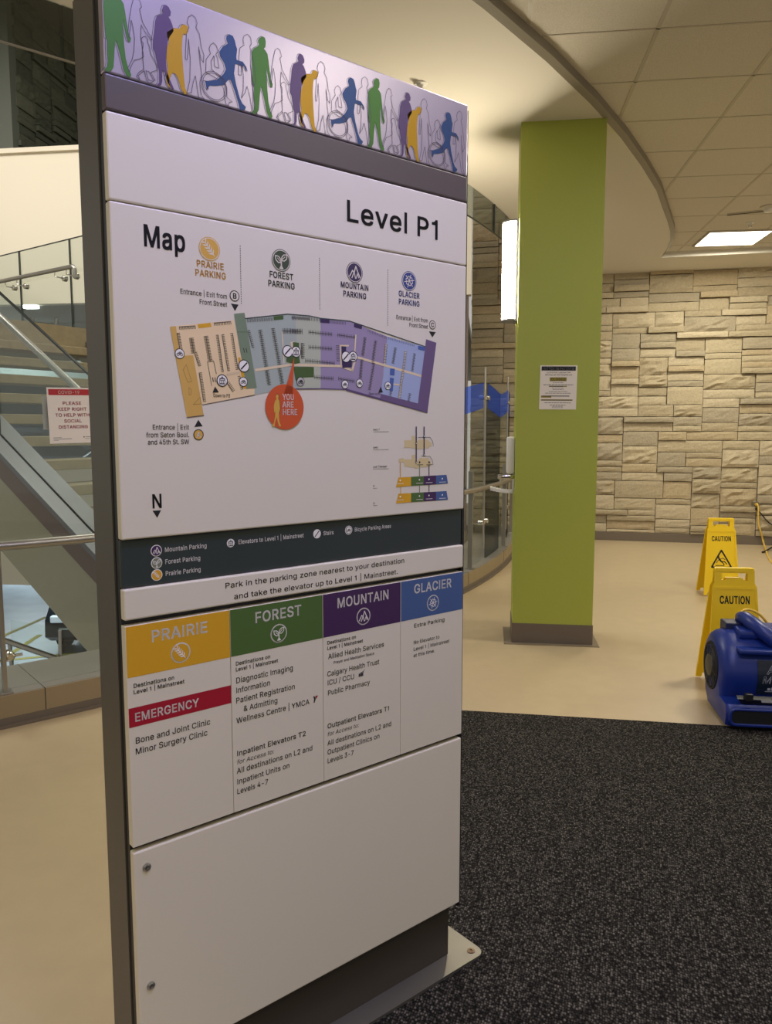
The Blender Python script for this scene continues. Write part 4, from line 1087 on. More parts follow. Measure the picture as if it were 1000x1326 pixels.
def bike(g, c, r, k=1, dark=M_ink, light=M_inkw):
    g.disc(c, r, dark, k, 28, False)
    g.disc(c, r * .86, light, k + 1, 28, False)
    for sx in (-.36, .36):
        g.stroke([(c[0] + r * (sx + .26 * math.cos(i * .8)), c[1] + r * (-.15 + .26 * math.sin(i * .8))) for i in range(8)], r * .1, dark, k + 2, False, True)
    g.stroke([(c[0] - r * .36, c[1] - r * .15), (c[0] - r * .1, c[1] + r * .3), (c[0] + r * .25, c[1] + r * .3), (c[0] + r * .36, c[1] - r * .15)], r * .1, dark, k + 2, False)
    g.stroke([(c[0] - r * .1, c[1] + r * .3), (c[0], c[1] - r * .15), (c[0] + r * .25, c[1] + r * .3)], r * .1, dark, k + 2, False)


# --- map panel: headings and notes
g = Print(on_face, F)
g.text('Map', (184.5, 318.1), (241, 326.3), .0375, M_ink, .85)
g.build('map_title', mp_)
for ln in (((311.5, 318), (312, 395)), ((413.7, 334), (414.2, 402)), ((502, 349), (502.5, 423))):
    g = Print(on_face, F)
    (ua, va), (ub, vb) = F(*ln[0]), F(*ln[1])
    m_ = 26
    for i in range(m_):
        v0 = va + (vb - va) * i / m_
        g.rect((ua + ub) / 2 - .0007, (ua + ub) / 2 + .0007, v0 + (vb - va) / m_ * .55, v0, M_ink)
    g.build('dashed_line', mp_)
M_zb = mat('ink_navy', '#33447e', .5)
M_zp = mat('ink_plum', '#3d3150', .5)
M_zg = mat('ink_olive', '#3c4a33', .5)
for zn, za, zb, pa_, pb_, kind, c, m_ in (('PRAIRIE', (254, 344.7), (290.3, 350.2), (252.3, 356), (293, 362.8), 'wheat', (271.2, 322.5), M_tan), ('FOREST', (348.5, 359), (380, 362.8), (346.8, 370.5), (382, 374.8), 'leaf', (364, 337.3), M_zg), ('MOUNTAIN', (440.8, 372), (477.5, 376.8), (444, 384), (474.6, 387.2), 'peak', (459.2, 352.8), M_zp), ('GLACIER', (516, 384), (543.5, 386.2), (516, 394.3), (543.5, 396.7), 'flake', (529.8, 364), M_zb)):
    g = Print(on_face, F)
    g.text(zn, za, zb, .0122, m_, .95)
    g.text('PARKING', pa_, pb_, .0122, m_, .95)
    emblem(g, kind, F(*c), .0225, m_, m_, M_panel)
    g.build('zone_marker', mp_, '%s parking heading with round emblem' % zn.lower())
for rows, c, l_, tri in ((
        (('Entrance | Exit from', (233, 379.5), (294.3, 387.6)), ('Front Street', (258, 394.2), (294.3, 396.9))), (303.7, 383.3), 'B', ((299, 393), (309, 394.5), (304.3, 403))), (
        (('Entrance | Exit from', (513, 413.3), (554.3, 417.6)), ('Front Street', (529.8, 423.2), (554.3, 425.5))), (560, 420.7), 'C', ((555.5, 429), (564.5, 430), (560, 437))), (
        (('Entrance | Exit', (197.2, 556.1), (245, 556.4)), ('from Seton Boul.', (189.3, 566.4), (245.2, 566)), ('and 45th St. SW', (191.2, 575.7), (245.2, 575))), (257, 563), 'A', ((251.5, 553), (262.5, 552), (256.8, 543.5)))):
    g = Print(on_face, F)
    for t_, p_, q_ in rows:
        g.text(t_, p_, q_, .0092, M_ink, .25)
    u, v = F(*c)
    g.disc((u, v), .0108, M_ink, 1, 28, False)
    g.disc((u, v), .0090, M_panel if l_ != 'A' else M_tan, 2, 28, False)
    g.ctext(l_, u, v - .0050, .0100, M_ink if l_ != 'A' else M_inkw, 1.1, 3)
    g.poly(tri, M_ink)
    g.build('entrance_note', mp_, 'note and arrow for entrance ' + l_)
g = Print(on_face, F)
g.text('N', (196, 658), (211, 657.4), .026, M_ink, .7)
g.poly([(197.5, 661.3), (208.5, 660.8), (203.6, 670.6)], M_ink)
g.build('north_arrow', mp_)

# --- the parking plan
A = lambda x, y: (200 + x / 5, 370 + y / 5)
B = lambda x, y: (370 + x / 4.545, 390 + y / 4.545)
PA = lambda *p: [A(*q) for q in p]
PB = lambda *p: [B(*q) for q in p]
g = Print(on_face, F)
sh = mat('map_edge', '#57525e', .5)
g.poly(PA((100, 265), (515, 222), (600, 665), (648, 668), (648, 708), (312, 770)), M_mapy, 1)
g.stroke(PA((312, 770), (648, 708)), .002, sh, 1)
g.poly(PA((100, 265), (138, 262), (162, 455), (250, 450), (318, 840), (210, 853)), M_mapy2, 2)
g.stroke(PA((210, 853), (318, 840)), .002, sh, 2)
g.stroke(PA((205, 510), (240, 620), (215, 625), (185, 545), (205, 510)), .0009, mat('map_ochre_line', '#a88443', .5), 3)
g.stroke(PA((250, 770), (295, 722), (300, 765), (250, 770)), .0009, MATS['map_ochre_line'], 3)
g.stroke(PA((222, 660), (238, 672), (236, 705), (224, 708), (222, 660)), .0009, MATS['map_ochre_line'], 3)
g.poly(PA((280, 250), (362, 240), (368, 266), (284, 276)), M_y, 2)
g.poly(PA((540, 465), (555, 465), (600, 665), (578, 668)), M_y, 2)
g.poly(PA((590, 215), (860, 185), (1000, 197)) + PB((205, 102), (205, 515), (0, 518)) + PA((890, 660), (648, 708), (648, 668), (660, 660)), M_mapg, 1)
g.poly(PB((55, 85), (205, 102), (205, 515), (75, 518), (75, 430)), M_mapg4, 2)
g.poly(PA((515, 182), (582, 175), (662, 660), (596, 668)), M_mapg2, 3)
g.stroke(PA((535, 300), (600, 300)), .0009, M_mapg3, 4)
g.stroke(PA((575, 405), (582, 432)), .0014, M_ink, 4)
g.stroke(PA((598, 432), (592, 405)), .0014, M_ink, 4)
g.poly(PA((770, 200), (833, 193), (835, 218), (773, 224)), M_mapg3, 2)
g.poly(PA((895, 365), (935, 370), (935, 450), (942, 500), (908, 508), (852, 492), (855, 455), (900, 455)), M_mapg3, 4)
g.poly(PA((898, 525), (1000, 525)) + PB((165, 388), (165, 447), (95, 450), (90, 468), (58, 468)) + PA((912, 610)), M_mapg3, 3)
g.poly(PB((205, 103), (375, 118), (597, 208), (580, 365), (558, 575), (355, 518), (205, 515)), M_mapp, 1)
g.poly(PB((597, 208), (822, 270), (777, 603), (560, 548), (583, 365)), M_mapb, 2)
g.poly(PB((826, 224), (886, 245), (833, 658), (355, 528), (355, 514), (555, 570), (560, 545), (777, 602)), M_mapp2, 3)
for q in (((200, 103), (257, 108), (257, 130), (202, 126)), ((402, 130), (450, 143), (446, 165), (401, 152))):
    g.poly(PB(*q), M_mapp3, 3)
for q in (((778, 262), (820, 270), (816, 292), (777, 283)), ((614, 395), (640, 398), (639, 438), (612, 435)), ((612, 450), (636, 454), (629, 530), (611, 527))):
    g.poly(PB(*q), M_mapb2, 4)
for pts, w_ in ((PA((655, 547), (880, 512)) + PB((45, 375), (325, 382), (390, 408), (412, 328), (795, 440)), .0052), (PB((325, 382), (320, 262), (368, 262)), .0035), (PB((404, 320), (412, 200)), .0035), (PB((580, 370), (590, 255)), .0035), (PB((690, 410), (706, 295)), .0038), (PB((690, 410), (668, 570)), .0038), (PB((605, 484), (680, 495)), .0032), (PA((838, 500), (825, 300)), .0025), (PA((470, 575), (550, 560)), .0045)):
    g.stroke(pts, w_, M_road if pts[0] != A(470, 575) else mat('map_path', '#dcc39a', .5), 3)
g.poly(PA((880, 365), (905, 360), (910, 440), (850, 470), (850, 440), (890, 430)), M_road, 3)
g.poly(PB((328, 265), (355, 268), (352, 345), (388, 350), (388, 388), (332, 394)), M_mapp3, 4)
g.stroke(PA((585, 213), (860, 184), (1000, 195)) + PB((205, 101), (375, 117), (822, 268)), .0022, mat('map_rim', '#3e4a45', .5), 3)
g.stroke(PB((0, 517), (205, 515), (355, 520), (832, 656)), .0022, mat('map_rim_plum', '#58466a', .5), 4)
dk = mat('map_tick', '#4d4847', .5)
for a, b, n_, tk, bo in ((A(160, 266), A(262, 260), 11, .0052, False), (A(385, 241), A(492, 232), 11, .0052, False)):
    g.comb(b, a, n_, tk, dk, both=bo, k=4)
for a, b, n_ in ((A(238, 340), A(252, 435), 11), (A(332, 328), A(360, 490), 17), (A(683, 288), A(722, 520), 20), (A(766, 278), A(808, 508), 20), (A(726, 550), A(742, 640), 10), (A(808, 538), A(826, 630), 10)):
    g.comb(a, b, n_, .0046, dk, k=4)
for a, b, n_, tk in ((A(145, 308), A(166, 432), 13, .0056), (A(258, 435), A(285, 520), 9, .0056), (A(288, 565), A(316, 748), 18, .0056), (A(412, 320), A(445, 555), 22, -.0050), (A(436, 318), A(474, 550), 22, .0050), (A(505, 308), A(540, 540), 20, -.005), (A(552, 585), A(572, 668), 8, -.005), (A(605, 292), A(632, 400), 10, .005), (A(470, 632), A(505, 685), 7, .006), (A(948, 372), A(950, 470), 10, .005)):
    g.comb(a, b, n_, tk, dk, both=False, k=4)
g.comb(A(600, 216), A(762, 206), 19, -.0062, dk, both=False, spine=False, k=4)
g.comb(A(890, 200), A(1000, 206), 12, -.0062, dk, both=False, spine=False, k=4)
g.comb(B(40, 85), B(195, 102), 18, -.006, dk, both=False, spine=False, k=4)
g.comb(B(262, 112), B(350, 122), 11, -.006, dk, both=False, spine=False, k=4)
g.comb(B(485, 168), B(595, 210), 14, -.005, dk, both=False, spine=False, k=4)
g.comb(B(605, 212), B(755, 255), 20, -.005, dk, both=False, spine=False, k=4)
g.comb(A(832, 292), A(955, 296), 14, .0052, dk, k=4)
for a, b, n_ in ((B(0, 175), B(95, 178), 11), (B(135, 182), B(270, 195), 15), (B(305, 198), B(405, 212), 11), (B(135, 270), B(270, 280), 15), (B(115, 350), B(285, 365), 18), (B(168, 447), B(278, 455), 12), (B(310, 455), B(402, 470), 11), (B(466, 215), B(452, 318), 13), (B(528, 235), B(510, 365), 15), (B(448, 345), B(438, 450), 13), (B(518, 365), B(492, 520), 17), (B(645, 275), B(630, 365), 12), (B(758, 310), B(743, 410), 12), (B(618, 532), B(614, 552), 3), (B(730, 545), B(722, 585), 5)):
    g.comb(a, b, n_, .0042, dk, k=4, w=.001)
for a, b, n_ in ((B(590, 258), B(582, 362), 12), (B(705, 298), B(692, 398), 12), (B(688, 415), B(668, 565), 17), (B(100, 250), B(100, 335), 9), (B(304, 262), B(308, 350), 9)):
    g.comb(a, b, n_, .0042, dk, k=4, both=True, spine=False, w=.001)
g.stroke(PA((342, 492), (382, 487), (400, 570)), .001, dk, 4)
g.stroke(PA((342, 492), (370, 648)), .001, dk, 4)
g.poly(PA((375, 693), (416, 690), (391, 652)), M_ink, 4)
g.poly(PB((545, 537), (571, 537), (558, 502)), M_ink, 4)
for x0 in (376, 390):
    g.stroke(PA((x0, 595), (x0 + 4, 620)), .0016, M_ink, 4)
g.text('Down to P2', A(380, 720), A(490, 724), .0066, M_ink, .25, 4)
g.text('Down to P2', B(488, 550), B(556, 555), .0055, M_ink, .2, 4)
for c in (A(861, 425), A(578, 520), B(353, 328)):
    stairs_mark(g, F(*c), .0128, 5)
for c in (A(437, 614), A(915, 428), B(395, 326)):
    lift(g, F(*c), .0122, 5)
for c in (A(162, 440), A(574, 622), A(944, 622), B(86, 473), B(347, 490), B(433, 483), B(600, 498)):
    bike(g, F(*c), .0098, 5)
g.build('parking_plan', mp_, 'coloured parking plan')
g = Print(on_face, F)
u, v = F(*A(842, 785))
g.disc((u, v), .047, M_here, 6, 40, False)
g.poly(PA((903, 462), (838, 700), (893, 700)), M_here, 6)
g.poly(PA((785, 705), (797, 700), (803, 715), (800, 732), (808, 745), (812, 800), (806, 830), (803, 800), (803, 840), (806, 880), (818, 910), (805, 912), (795, 880), (790, 850), (778, 885), (775, 915), (757, 905), (770, 890), (778, 850), (780, 810), (772, 825), (770, 780), (778, 745), (788, 735), (783, 720)), M_tan, 8)
g.stroke(PA((785, 705), (797, 700), (803, 715), (800, 732), (808, 745), (812, 800), (806, 830)), .0008, M_ink, 9)
for t_, a, b in (('YOU', A(826, 738), A(902, 740)), ('ARE', A(826, 786), A(900, 788)), ('HERE', A(826, 834), A(924, 838))):
    g.text(t_, a, b, .0118, M_inkw, .75, 8)
g.build('location_pointer', mp_, 'orange pointer reading YOU ARE HERE')

# --- level diagram
D = lambda x, y: (480 + x / 8.333, 540 + y / 8.333)
PD = lambda *p: [D(*q) for q in p]
g = Print(on_face, F)
M_wing = mat('map_wing', '#d8c48c', .5)
for q in (((442, 203), (478, 203), (478, 250), (495, 260), (530, 240), (610, 240), (660, 285), (658, 310), (630, 318), (630, 335), (520, 345), (515, 355), (500, 345), (440, 330), (352, 333), (365, 318), (365, 285), (360, 252), (442, 250)), ((442, 410), (478, 405), (480, 455), (495, 480), (530, 442), (620, 442), (650, 480), (655, 520), (620, 540), (540, 540), (510, 555), (480, 555), (470, 545), (360, 530), (365, 490), (325, 485), (300, 490), (305, 450), (350, 440), (360, 455), (442, 455))):
    g.poly(PD(*q), M_wing, 1)
for c, y in (((0), 625), ((0), 800)):
    q = lambda a, b: D(a, b + y)
    g.poly([q(298, 28), q(435, 20), q(435, 118), q(272, 132)], M_y, 2)
    g.poly([q(435, 20), q(572, 12), q(572, 110), q(435, 118)], M_g, 2)
    g.poly([q(572, 12), q(705, 5), q(705, 102), q(572, 110)], M_p, 2)
    g.poly([q(705, 5), q(818, -2), q(834, 92), q(705, 102)], M_b, 2)
    for x, o_ in ((318, 8), (525, 2), (628, -4), (772, -10)):
        g.disc(q(x, 50 + o_), .0022, M_inkw, 3, 12)
        g.stroke([q(x - 32, 88 + o_), q(x + 36, 85 + o_)], .0011, M_inkw, 3)
for x, y0, y1, w_, m_ in ((490, 108, 488, .0036, M_zp), (575, 108, 412, .0034, M_zp), (526, 520, 640, .0024, M_mapg2), (526, 735, 820, .0024, M_mapg2), (628, 520, 635, .0024, M_mapp3), (628, 735, 815, .0024, M_mapp3), (318, 490, 655, .0024, M_mapy2), (322, 755, 835, .0024, M_mapy2)):
    g.stroke(PD((x, y0), (x, y1)), w_, m_, 4)
for c in ((488, 285), (488, 488), (574, 208), (574, 410)):
    g.disc(D(*c), .0030, M_ink, 5, 16)
    g.disc(D(*c), .0016, M_inkw, 6, 12)
for c in ((526, 488), (628, 488)):
    g.disc(D(*c), .0024, M_ink, 5, 14)
    g.stroke(PD((c[0] - 30, 516), (c[0] + 36, 513)), .0011, M_ink, 5)
g.stroke(PD((512, 220), (640, 218), (668, 260), (676, 312)), .0009, M_ink, 2)
g.stroke(PD((545, 420), (640, 425), (665, 470), (672, 515)), .0009, M_ink, 2)
for t_, x1, y in (('Level 3-7', 98, 146), ('Level 2', 82, 338), ('Level 1 | Mainstreet', 175, 546), ('P1', 46, 756), ('P2', 46, 942)):
    g.text(t_, D(26, y), D(x1, y - 2), .0044, M_ink, .3, 1)
    g.stroke(PD((26, y + 14), (195 if y < 600 else 72, y + 12)), .0007, M_ink, 1)
g.build('level_diagram', mp_, 'small diagram of the levels in zone colours')

# --- legend
on_legend = lambda u, v, h: (u, -.012 - h, v)


def FL(x, y):
    q = atplane(x, y, S_O + S_N * .012, S_N)
    return ((q - S_O).dot(S_U), q.z)


M_sage = mat('ink_sage', '#7f8468', .5)
for t_, p_, q_, kind, c in (('Mountain Parking', (213, 714.5), (268, 709.3), 'peak', (202.3, 713)), ('Forest Parking', (213.5, 730), (259.8, 725.5), 'leaf', (202.8, 729)), ('Prairie Parking', (214, 745), (260.3, 740.5), 'wheat', (203, 744.5)), ('Elevators to Level 1 | Mainstreet', (308.3, 704.7), (393.3, 695.5), 'lift', (298.6, 703.2)), ('Stairs', (418.7, 693.1), (432.2, 691.7), 'stairs', (410.5, 691.2)), ('Bicycle Parking Areas', (459, 688.1), (506.4, 683.5), 'bike', (451.5, 686.4))):
    g = Print(on_legend, FL)
    g.text(t_, p_, q_, .0088, M_inkw, .7)
    u, v = FL(*c)
    if kind == 'lift':
        lift(g, (u, v), .0104, 1, M_legend)
    elif kind == 'stairs':
        g.disc((u, v), .0102, M_inkw, 1, 28, False)
        g.stroke([(u - .0055, v - .006), (u + .0055, v + .006)], .002, M_ink, 2, False)
    elif kind == 'bike':
        g.disc((u, v), .0102, M_inkw, 1, 28, False)
        bike(g, (u, v), .0085, 2)
    else:
        emblem(g, kind, (u, v), .0112, M_inkw, {'peak': M_p, 'leaf': M_sage, 'wheat': M_y}[kind], M_inkw, gap=False)
    g.build('legend_entry', lp)

g = Print(on_face, F)
g.text('Park in the parking zone nearest to your destination', (291, 762.2), (524, 728.4), .0112, M_ink, .35)
g.text('and take the elevator up to Level 1 | Mainstreet.', (302.7, 776), (515.5, 742.9), .0112, M_ink, .35)
g.build('lettering', ip)

# --- the four destination columns
US = [UL, -.650, -.4195, -.190, UR]
ZN = (('PRAIRIE', M_y, (195, 831), (269.6, 818.9), 'wheat', (234, 845)), ('FOREST', M_g, (329.5, 806.4), (390.8, 796.3), 'leaf', (361, 820)), ('MOUNTAIN', M_p, (436, 786.9), (504, 775.8), 'peak', (470.7, 798)), ('GLACIER', M_b, (535.7, 768.1), (585, 760.4), 'flake', (560.7, 780.5)))
LINES = (
    (('Destinations on', (172.5, 890.5), (226, 880), .0078, .7), ('Level 1 | Mainstreet', (172.5, 898.9), (239, 884.6), .0078, .7), ('Bone and Joint Clinic', (175, 961.4), (272.7, 939.5), .0117, .3), ('Minor Surgery Clinic', (175, 975.6), (269, 953.3), .0117, .3)),
    (('Destinations on', (305, 861.9), (350.2, 852.2), .0078, .7), ('Level 1 | Mainstreet', (305, 869.7), (360.2, 857.2), .0078, .7), ('Diagnostic Imaging', (305.3, 884.6), (379.8, 868), .0117, .3), ('Information', (305.3, 897.6), (350.2, 887.2), .0117, .3), ('Patient Registration', (305.3, 910.2), (382.3, 892.5), .0117, .3), ('& Admitting', (315.3, 920.8), (359.8, 910), .0117, .3), ('Wellness Centre | YMCA', (306, 936.5), (400.8, 912), .0117, .3), ('Inpatient Elevators T2', (306.5, 979), (396.6, 952.6), .0112, .6), ('for Access to:', (306.5, 988.9), (354.8, 976.3), .0095, .1), ('All destinations on L2 and', (306.5, 1002.2), (405, 971), .0117, .3), ('Inpatient Units on', (306.7, 1015.1), (375.3, 994.5), .0117, .3), ('Levels 4-7', (306.7, 1027.6), (347.8, 1016), .0117, .3)),
    (('Destinations on', (423.5, 834.9), (461.2, 826.4), .0078, .7), ('Level 1 | Mainstreet', (423.5, 841.6), (470.2, 831.7), .0078, .7), ('Allied Health Services', (424.8, 853.5), (497.4, 837.2), .0117, .3), ('Prayer and Meditation Space', (431.8, 859.6), (484.6, 847.5), .0064, .3), ('Calgary Health Trust', (423.5, 875.7), (491.3, 860), .0117, .3), ('ICU / CCU', (423.8, 887), (459, 879.2), .0117, .3), ('Public Pharmacy', (424.2, 899.7), (479.2, 887), .0117, .3), ('Outpatient Elevators T1', (423.8, 942.9), (505, 920), .0112, .6), ('for Access to:', (423.8, 953), (464.8, 941.6), .0095, .1), ('All destinations on L2 and', (423.8, 964.2), (507, 941), .0117, .3), ('Outpatient Clinics on', (423.8, 976.2), (491.8, 956.5), .0117, .3), ('Levels 3-7', (423.8, 988.2), (458.5, 977.7), .0117, .3)),
    (('Extra Parking', (535.8, 812.1), (576, 804.9), .0095, .6), ('No Elevator to', (535.3, 834.4), (569.2, 826.5), .0088, .25), ('Level 1 | Mainstreet', (535.3, 842.9), (582, 831.8), .0088, .25), ('at this time.', (535.3, 851), (563.2, 844.7), .0088, .25)),
)
for i, (zn, zm, a, b, kind, ic) in enumerate(ZN):
    dpn = panel('destination_panel', .643, 1.0795, M_panel, 'column of destinations for the %s zone' % zn.lower(), u0=US[i] + (.0006 if i else 0), u1=US[i + 1] - (.0006 if i < 3 else 0), bev=.0008)
    g = Print(on_face, F)
    g.rect(US[i] + .001, US[i + 1] - .001, .9805, 1.079, zm, 0)
    g.text(zn, a, b, .0222, M_inkw, .8, 1)
    c = F(*ic)
    r = .0205
    g.disc(c, r, M_inkw, 1, 40, False)
    emblem(g, kind, c, r * .99, M_inkw, zm, M_inkw, gap=False, k=1)
    g.build('zone_heading', dpn, '%s heading block with round emblem' % zn.lower())
    g = Print(on_face, F)
    for t_, p, q, cap, bold in LINES[i]:
        sl = .2 if t_.startswith('for Acc') else 0.
        g.text(t_, p, q, cap, M_ink, bold, 1, True, sl)
    if i == 1:
        u, v = F(408.3, 905)
        g.poly([(u - .006, v + .007), (u - .002, v + .007), (u + .001, v), (u - .002, v - .008), (u - .005, v - .008), (u - .003, v)], M_ink, 1, False)
        g.poly([(u, v + .007), (u + .007, v + .007), (u + .003, v), (u + .0005, v + .003)], M_r, 2, False)
    if i == 2:
        u, v = F(467.6, 872.7)
        for q in range(4):
            g.rect(u - .007 + q * .0036, u - .0045 + q * .0036, v - .006, v + .002 + q * .0012, M_ink, 1)
        g.stroke([(u - .004, v), (u + .001, v - .004), (u + .01, v + .009)], .0012, M_ink, 2, False)
    g.build('lettering', dpn)
    if i == 0:
        g = Print(on_face, F)
        g.rect(US[0] + .001, US[1] - .001, .883, .921, M_r, 0)
        g.text('EMERGENCY', (174, 933.4), (257.8, 915.6), .0165, M_inkw, .8, 1)
        g.build('emergency_band', dpn, 'red band reading EMERGENCY')

# ---------------------------------------------------------------- curved glass guard on the curb
pol = lambda r, a, z=0.: Vector((CC[0] + r * math.cos(math.radians(a)), CC[1] + r * math.sin(math.radians(a)), z))
RG = 9.36
guard = thing('glass_guardrail', 'curved glass guard with steel handrail standing on the steel clad curb', 'guardrail', pol(RG, -25))
GO = guard.location.copy()


def gbuild(b, name, m, parent=guard, smooth=False):
    o = b.build(name, m, parent, smooth)
    bpy_inv = GO
    for v in o.data.vertices:
        v.co -= bpy_inv
    return o


rods = [-5.2, -14.4, -23.6, -32.8, -47.5]
segs = []
lo = [2.5] + rods
for a, b in zip(lo, lo[1:]):
    mid = (a + b) / 2
    if a - b > 12:
        segs += [(a, b, 0)]
    else:
        segs += [(a, mid, 0), (mid, b, 1)]
segs.append((-47.5, -62, 0))
for a, b, tint in segs:
    e0, e1 = a - (.5 if not tint or a in rods else .03), b + (.5 if b in rods else .03)
    nn = max(6, int(abs(e1 - e0) * 1.5))
    b_ = MB()
    P = []
    for i in range(nn + 1):
        f = i / nn
        an = e0 + (e1 - e0) * f
        # corner cut next to the rods
        d_rod = min(abs(an - r_) for r_ in rods)
        top = 1.885 - .075 * min(1, max(0, d_rod - .5) / 3.6)
        P.append([b_.bm.verts.new(pol(r_, an, z)) for r_, z in ((RG - .006, .157), (RG + .006, .157), (RG + .006, top), (RG - .006, top))])
    for p, q in zip(P, P[1:]):
        for k in range(4):
            b_.bm.faces.new((p[k], p[(k + 1) % 4], q[(k + 1) % 4], q[k]))
    b_.bm.faces.new(P[0][::-1])
    b_.bm.faces.new(P[-1])
    o = gbuild(b_, 'glass_panel', M_greyrefl if tint and a > -24 else M_glass)
    if tint and a > -24:
        o['label'] = 'glass panel with a grey reflection put into its tint'
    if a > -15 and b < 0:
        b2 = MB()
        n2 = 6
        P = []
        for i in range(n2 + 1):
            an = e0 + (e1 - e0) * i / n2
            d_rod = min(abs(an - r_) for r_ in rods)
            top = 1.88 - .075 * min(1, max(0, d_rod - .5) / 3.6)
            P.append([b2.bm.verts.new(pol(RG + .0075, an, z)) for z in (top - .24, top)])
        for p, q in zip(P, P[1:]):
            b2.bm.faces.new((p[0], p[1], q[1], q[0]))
        gbuild(b2, 'blue_reflection', M_bluerefl)['label'] = 'blue reflection painted as a strip along the top of the glass'
for a in rods:
    b_ = MB()
    p = pol(RG, a)
    b_.tube([p + Vector((0, 0, .27)), p + Vector((0, 0, 2.03))], .010, 12)
    ro = gbuild(b_, 'rod', M_steel, smooth=True)
    for z in (.53, 1.74):
        b_ = MB()
        t_ = Vector((-math.sin(math.radians(a)), math.cos(math.radians(a)), 0))
        r_ = Vector((math.cos(math.radians(a)), math.sin(math.radians(a)), 0))
        c_ = p + Vector((0, 0, z))
        b_.tube([c_ - t_ * .10, c_ + t_ * .10], .012, 10)
        for s_ in (-1, 1):
            b_.lathe(c_ + t_ * .095 * s_ - r_ * .03, r_, [(0, .014), (.004, .024), (.05, .024), (.056, .014)], 14)
        b_.lathe(c_ - Vector((0, 0, .018)), (0, 0, 1), [(0, .018), (.036, .018)], 14)
        gbuild(b_, 'clamp', M_chrome, ro, True)
H_R, H_Z = 9.43, .885
b_ = MB()
b_.tube([pol(H_R, -62 + k * 1.0, H_Z) for k in range(0, 64)], .0235, 14)
gbuild(b_, 'handrail', M_steel, smooth=True)
pa = atz(5.5, 895, .157)
a_l = math.degrees(math.atan2(pa.y - CC[1], pa.x - CC[0]))
for a in (a_l, a_l + 9, a_l + 17, -17.9, -9.2, -1.5):
    b_ = MB()
    M = Matrix.Translation(pol(RG + .045, a)) @ Matrix.Rotation(math.radians(a), 4, 'Z')
    b_.box(-.022, .022, -.009, .009, .156, .81 if a < -20 else 1.06, .002, M)
    b_.box(-.04, .04, -.03, .03, .156, .164, .001, M)
    po = gbuild(b_, 'post', M_steel)
    b_ = MB()
    c_ = pol(RG + .045, a, .78)
    e_ = pol(H_R, a, H_Z - .02)
    b_.tube([c_ + Vector((0, 0, -.05)), c_ + (e_ - c_) * .5 + Vector((0, 0, -.05)), e_ + Vector((0, 0, -.05)), e_], .008, 10)
    gbuild(b_, 'bracket', M_steel, po, True)
    if a < -35:
        b_ = MB()
        r_ = Vector((math.cos(math.radians(a)), math.sin(math.radians(a)), 0))
        t_ = Vector((-r_.y, r_.x, 0))
        c_ = pol(RG, a, .33)
        b_.lathe(c_ - r_ * .02 + t_ * .03, r_, [(0, .018), (.01, .026), (.06, .026), (.075, .014)], 16)
        b_.tube([c_ + r_ * .03, c_ + r_ * .03 + t_ * .09], .008, 10)
        gbuild(b_, 'clamp', M_chrome, po, True)

# smoke curtain of glass hanging under the soffit
sm = thing('glass_smoke_curtain', 'curved strip of tinted glass hanging from the soffit round the atrium', 'glass curtain', pol(9.6, -25, Z_S))
GO2 = sm.location.copy()
for a0 in range(-60, 4, 6):
    b_ = MB()
    b_.arc(CC, 9.585, 9.597, a0 + .05, a0 + 5.95, 3.135, Z_S, 8)
    o = b_.build('glass_panel', M_smoke, sm)
    for v in o.data.vertices:
        v.co -= GO2
    b_ = MB()
    if a0 > -40:
        b_.arc(CC, 9.58, 9.602, a0 - .05, a0 + .05, 3.135, Z_S, 1)
    b_.arc(CC, 9.584, 9.598, a0, a0 + 6, 3.130, 3.136, 8)
    o = b_.build('edge_strip', M_edge if a0 > -40 else M_steel, sm)
    for v in o.data.vertices:
        v.co -= GO2

# ---------------------------------------------------------------- staircase in the atrium
G_ = math.radians(64.9)
SA = Vector((-math.sin(G_), math.cos(G_), 0))
ST_ = Vector((math.cos(G_), math.sin(G_), 0))
SQ = Vector((-2.798, 4.653, 0))
SLOPE = .635
stair = thing('staircase', 'open concrete stair with glass sides rising to the left in the atrium', 'staircase', SQ)
X3 = lambda s, z0, w=0.: SA * s + ST_ * w + Vector((0, 0, z0 + SLOPE * s))
S0, S1 = -.68, 2.55


def band(name, z_lo, z_hi, w0, w1, m, s0=S0, s1=S1, parent=stair):
    b = MB()
    b.prism([X3(s0, z_lo, w0), X3(s1, z_lo, w0), X3(s1, z_hi, w0), X3(s0, z_hi, w0)], ST_ * (w1 - w0))
    return b.build(name, m, parent)


st_ = band('stringer', .235, .915, .0, .22, M_beige)
for w0 in (0., 2.1):
    if w0:
        st_ = band('stringer', .55, .80, w0, w0 + .12, M_beige)
    b1 = band('brown_stripe', .765, .915, w0 - .004, w0 + .0, M_brownp, parent=st_) if not w0 else None
    cp = MB()
    for u0, u1 in ((-.01, .105), (.125, .26)):
        if w0:
            u0, u1 = u0 - .03, u1 - .06
        cp.prism([X3(S0, .915 - (.13 if w0 else 0), w0 + u0), X3(S1, .915 - (.13 if w0 else 0), w0 + u0), X3(S1, .955 - (.13 if w0 else 0), w0 + u0), X3(S0, .955 - (.13 if w0 else 0), w0 + u0)], ST_ * (u1 - u0))
    cp.build('cap', mat('stair_cap_steel', '#7d7d80', .42, .7), st_)
n_t = 0
for k in range(-4, 10):
    z = 1.045 + .17 * k
    if z > 2.45:
        break
    s = (z - .86) / SLOPE
    if s < S0 - .02:
        continue
    b = MB()
    b.box(0, .33, 0, 1.86, -.075, 0, .006, Matrix(((SA.x, ST_.x, 0, 0), (SA.y, ST_.y, 0, 0), (0, 0, 1, 0), (0, 0, 0, 1))))
    o = b.build('tread', M_concrete, stair)
    o.location = SA * s + ST_ * .23 + Vector((0, 0, z))
    n_t += 1
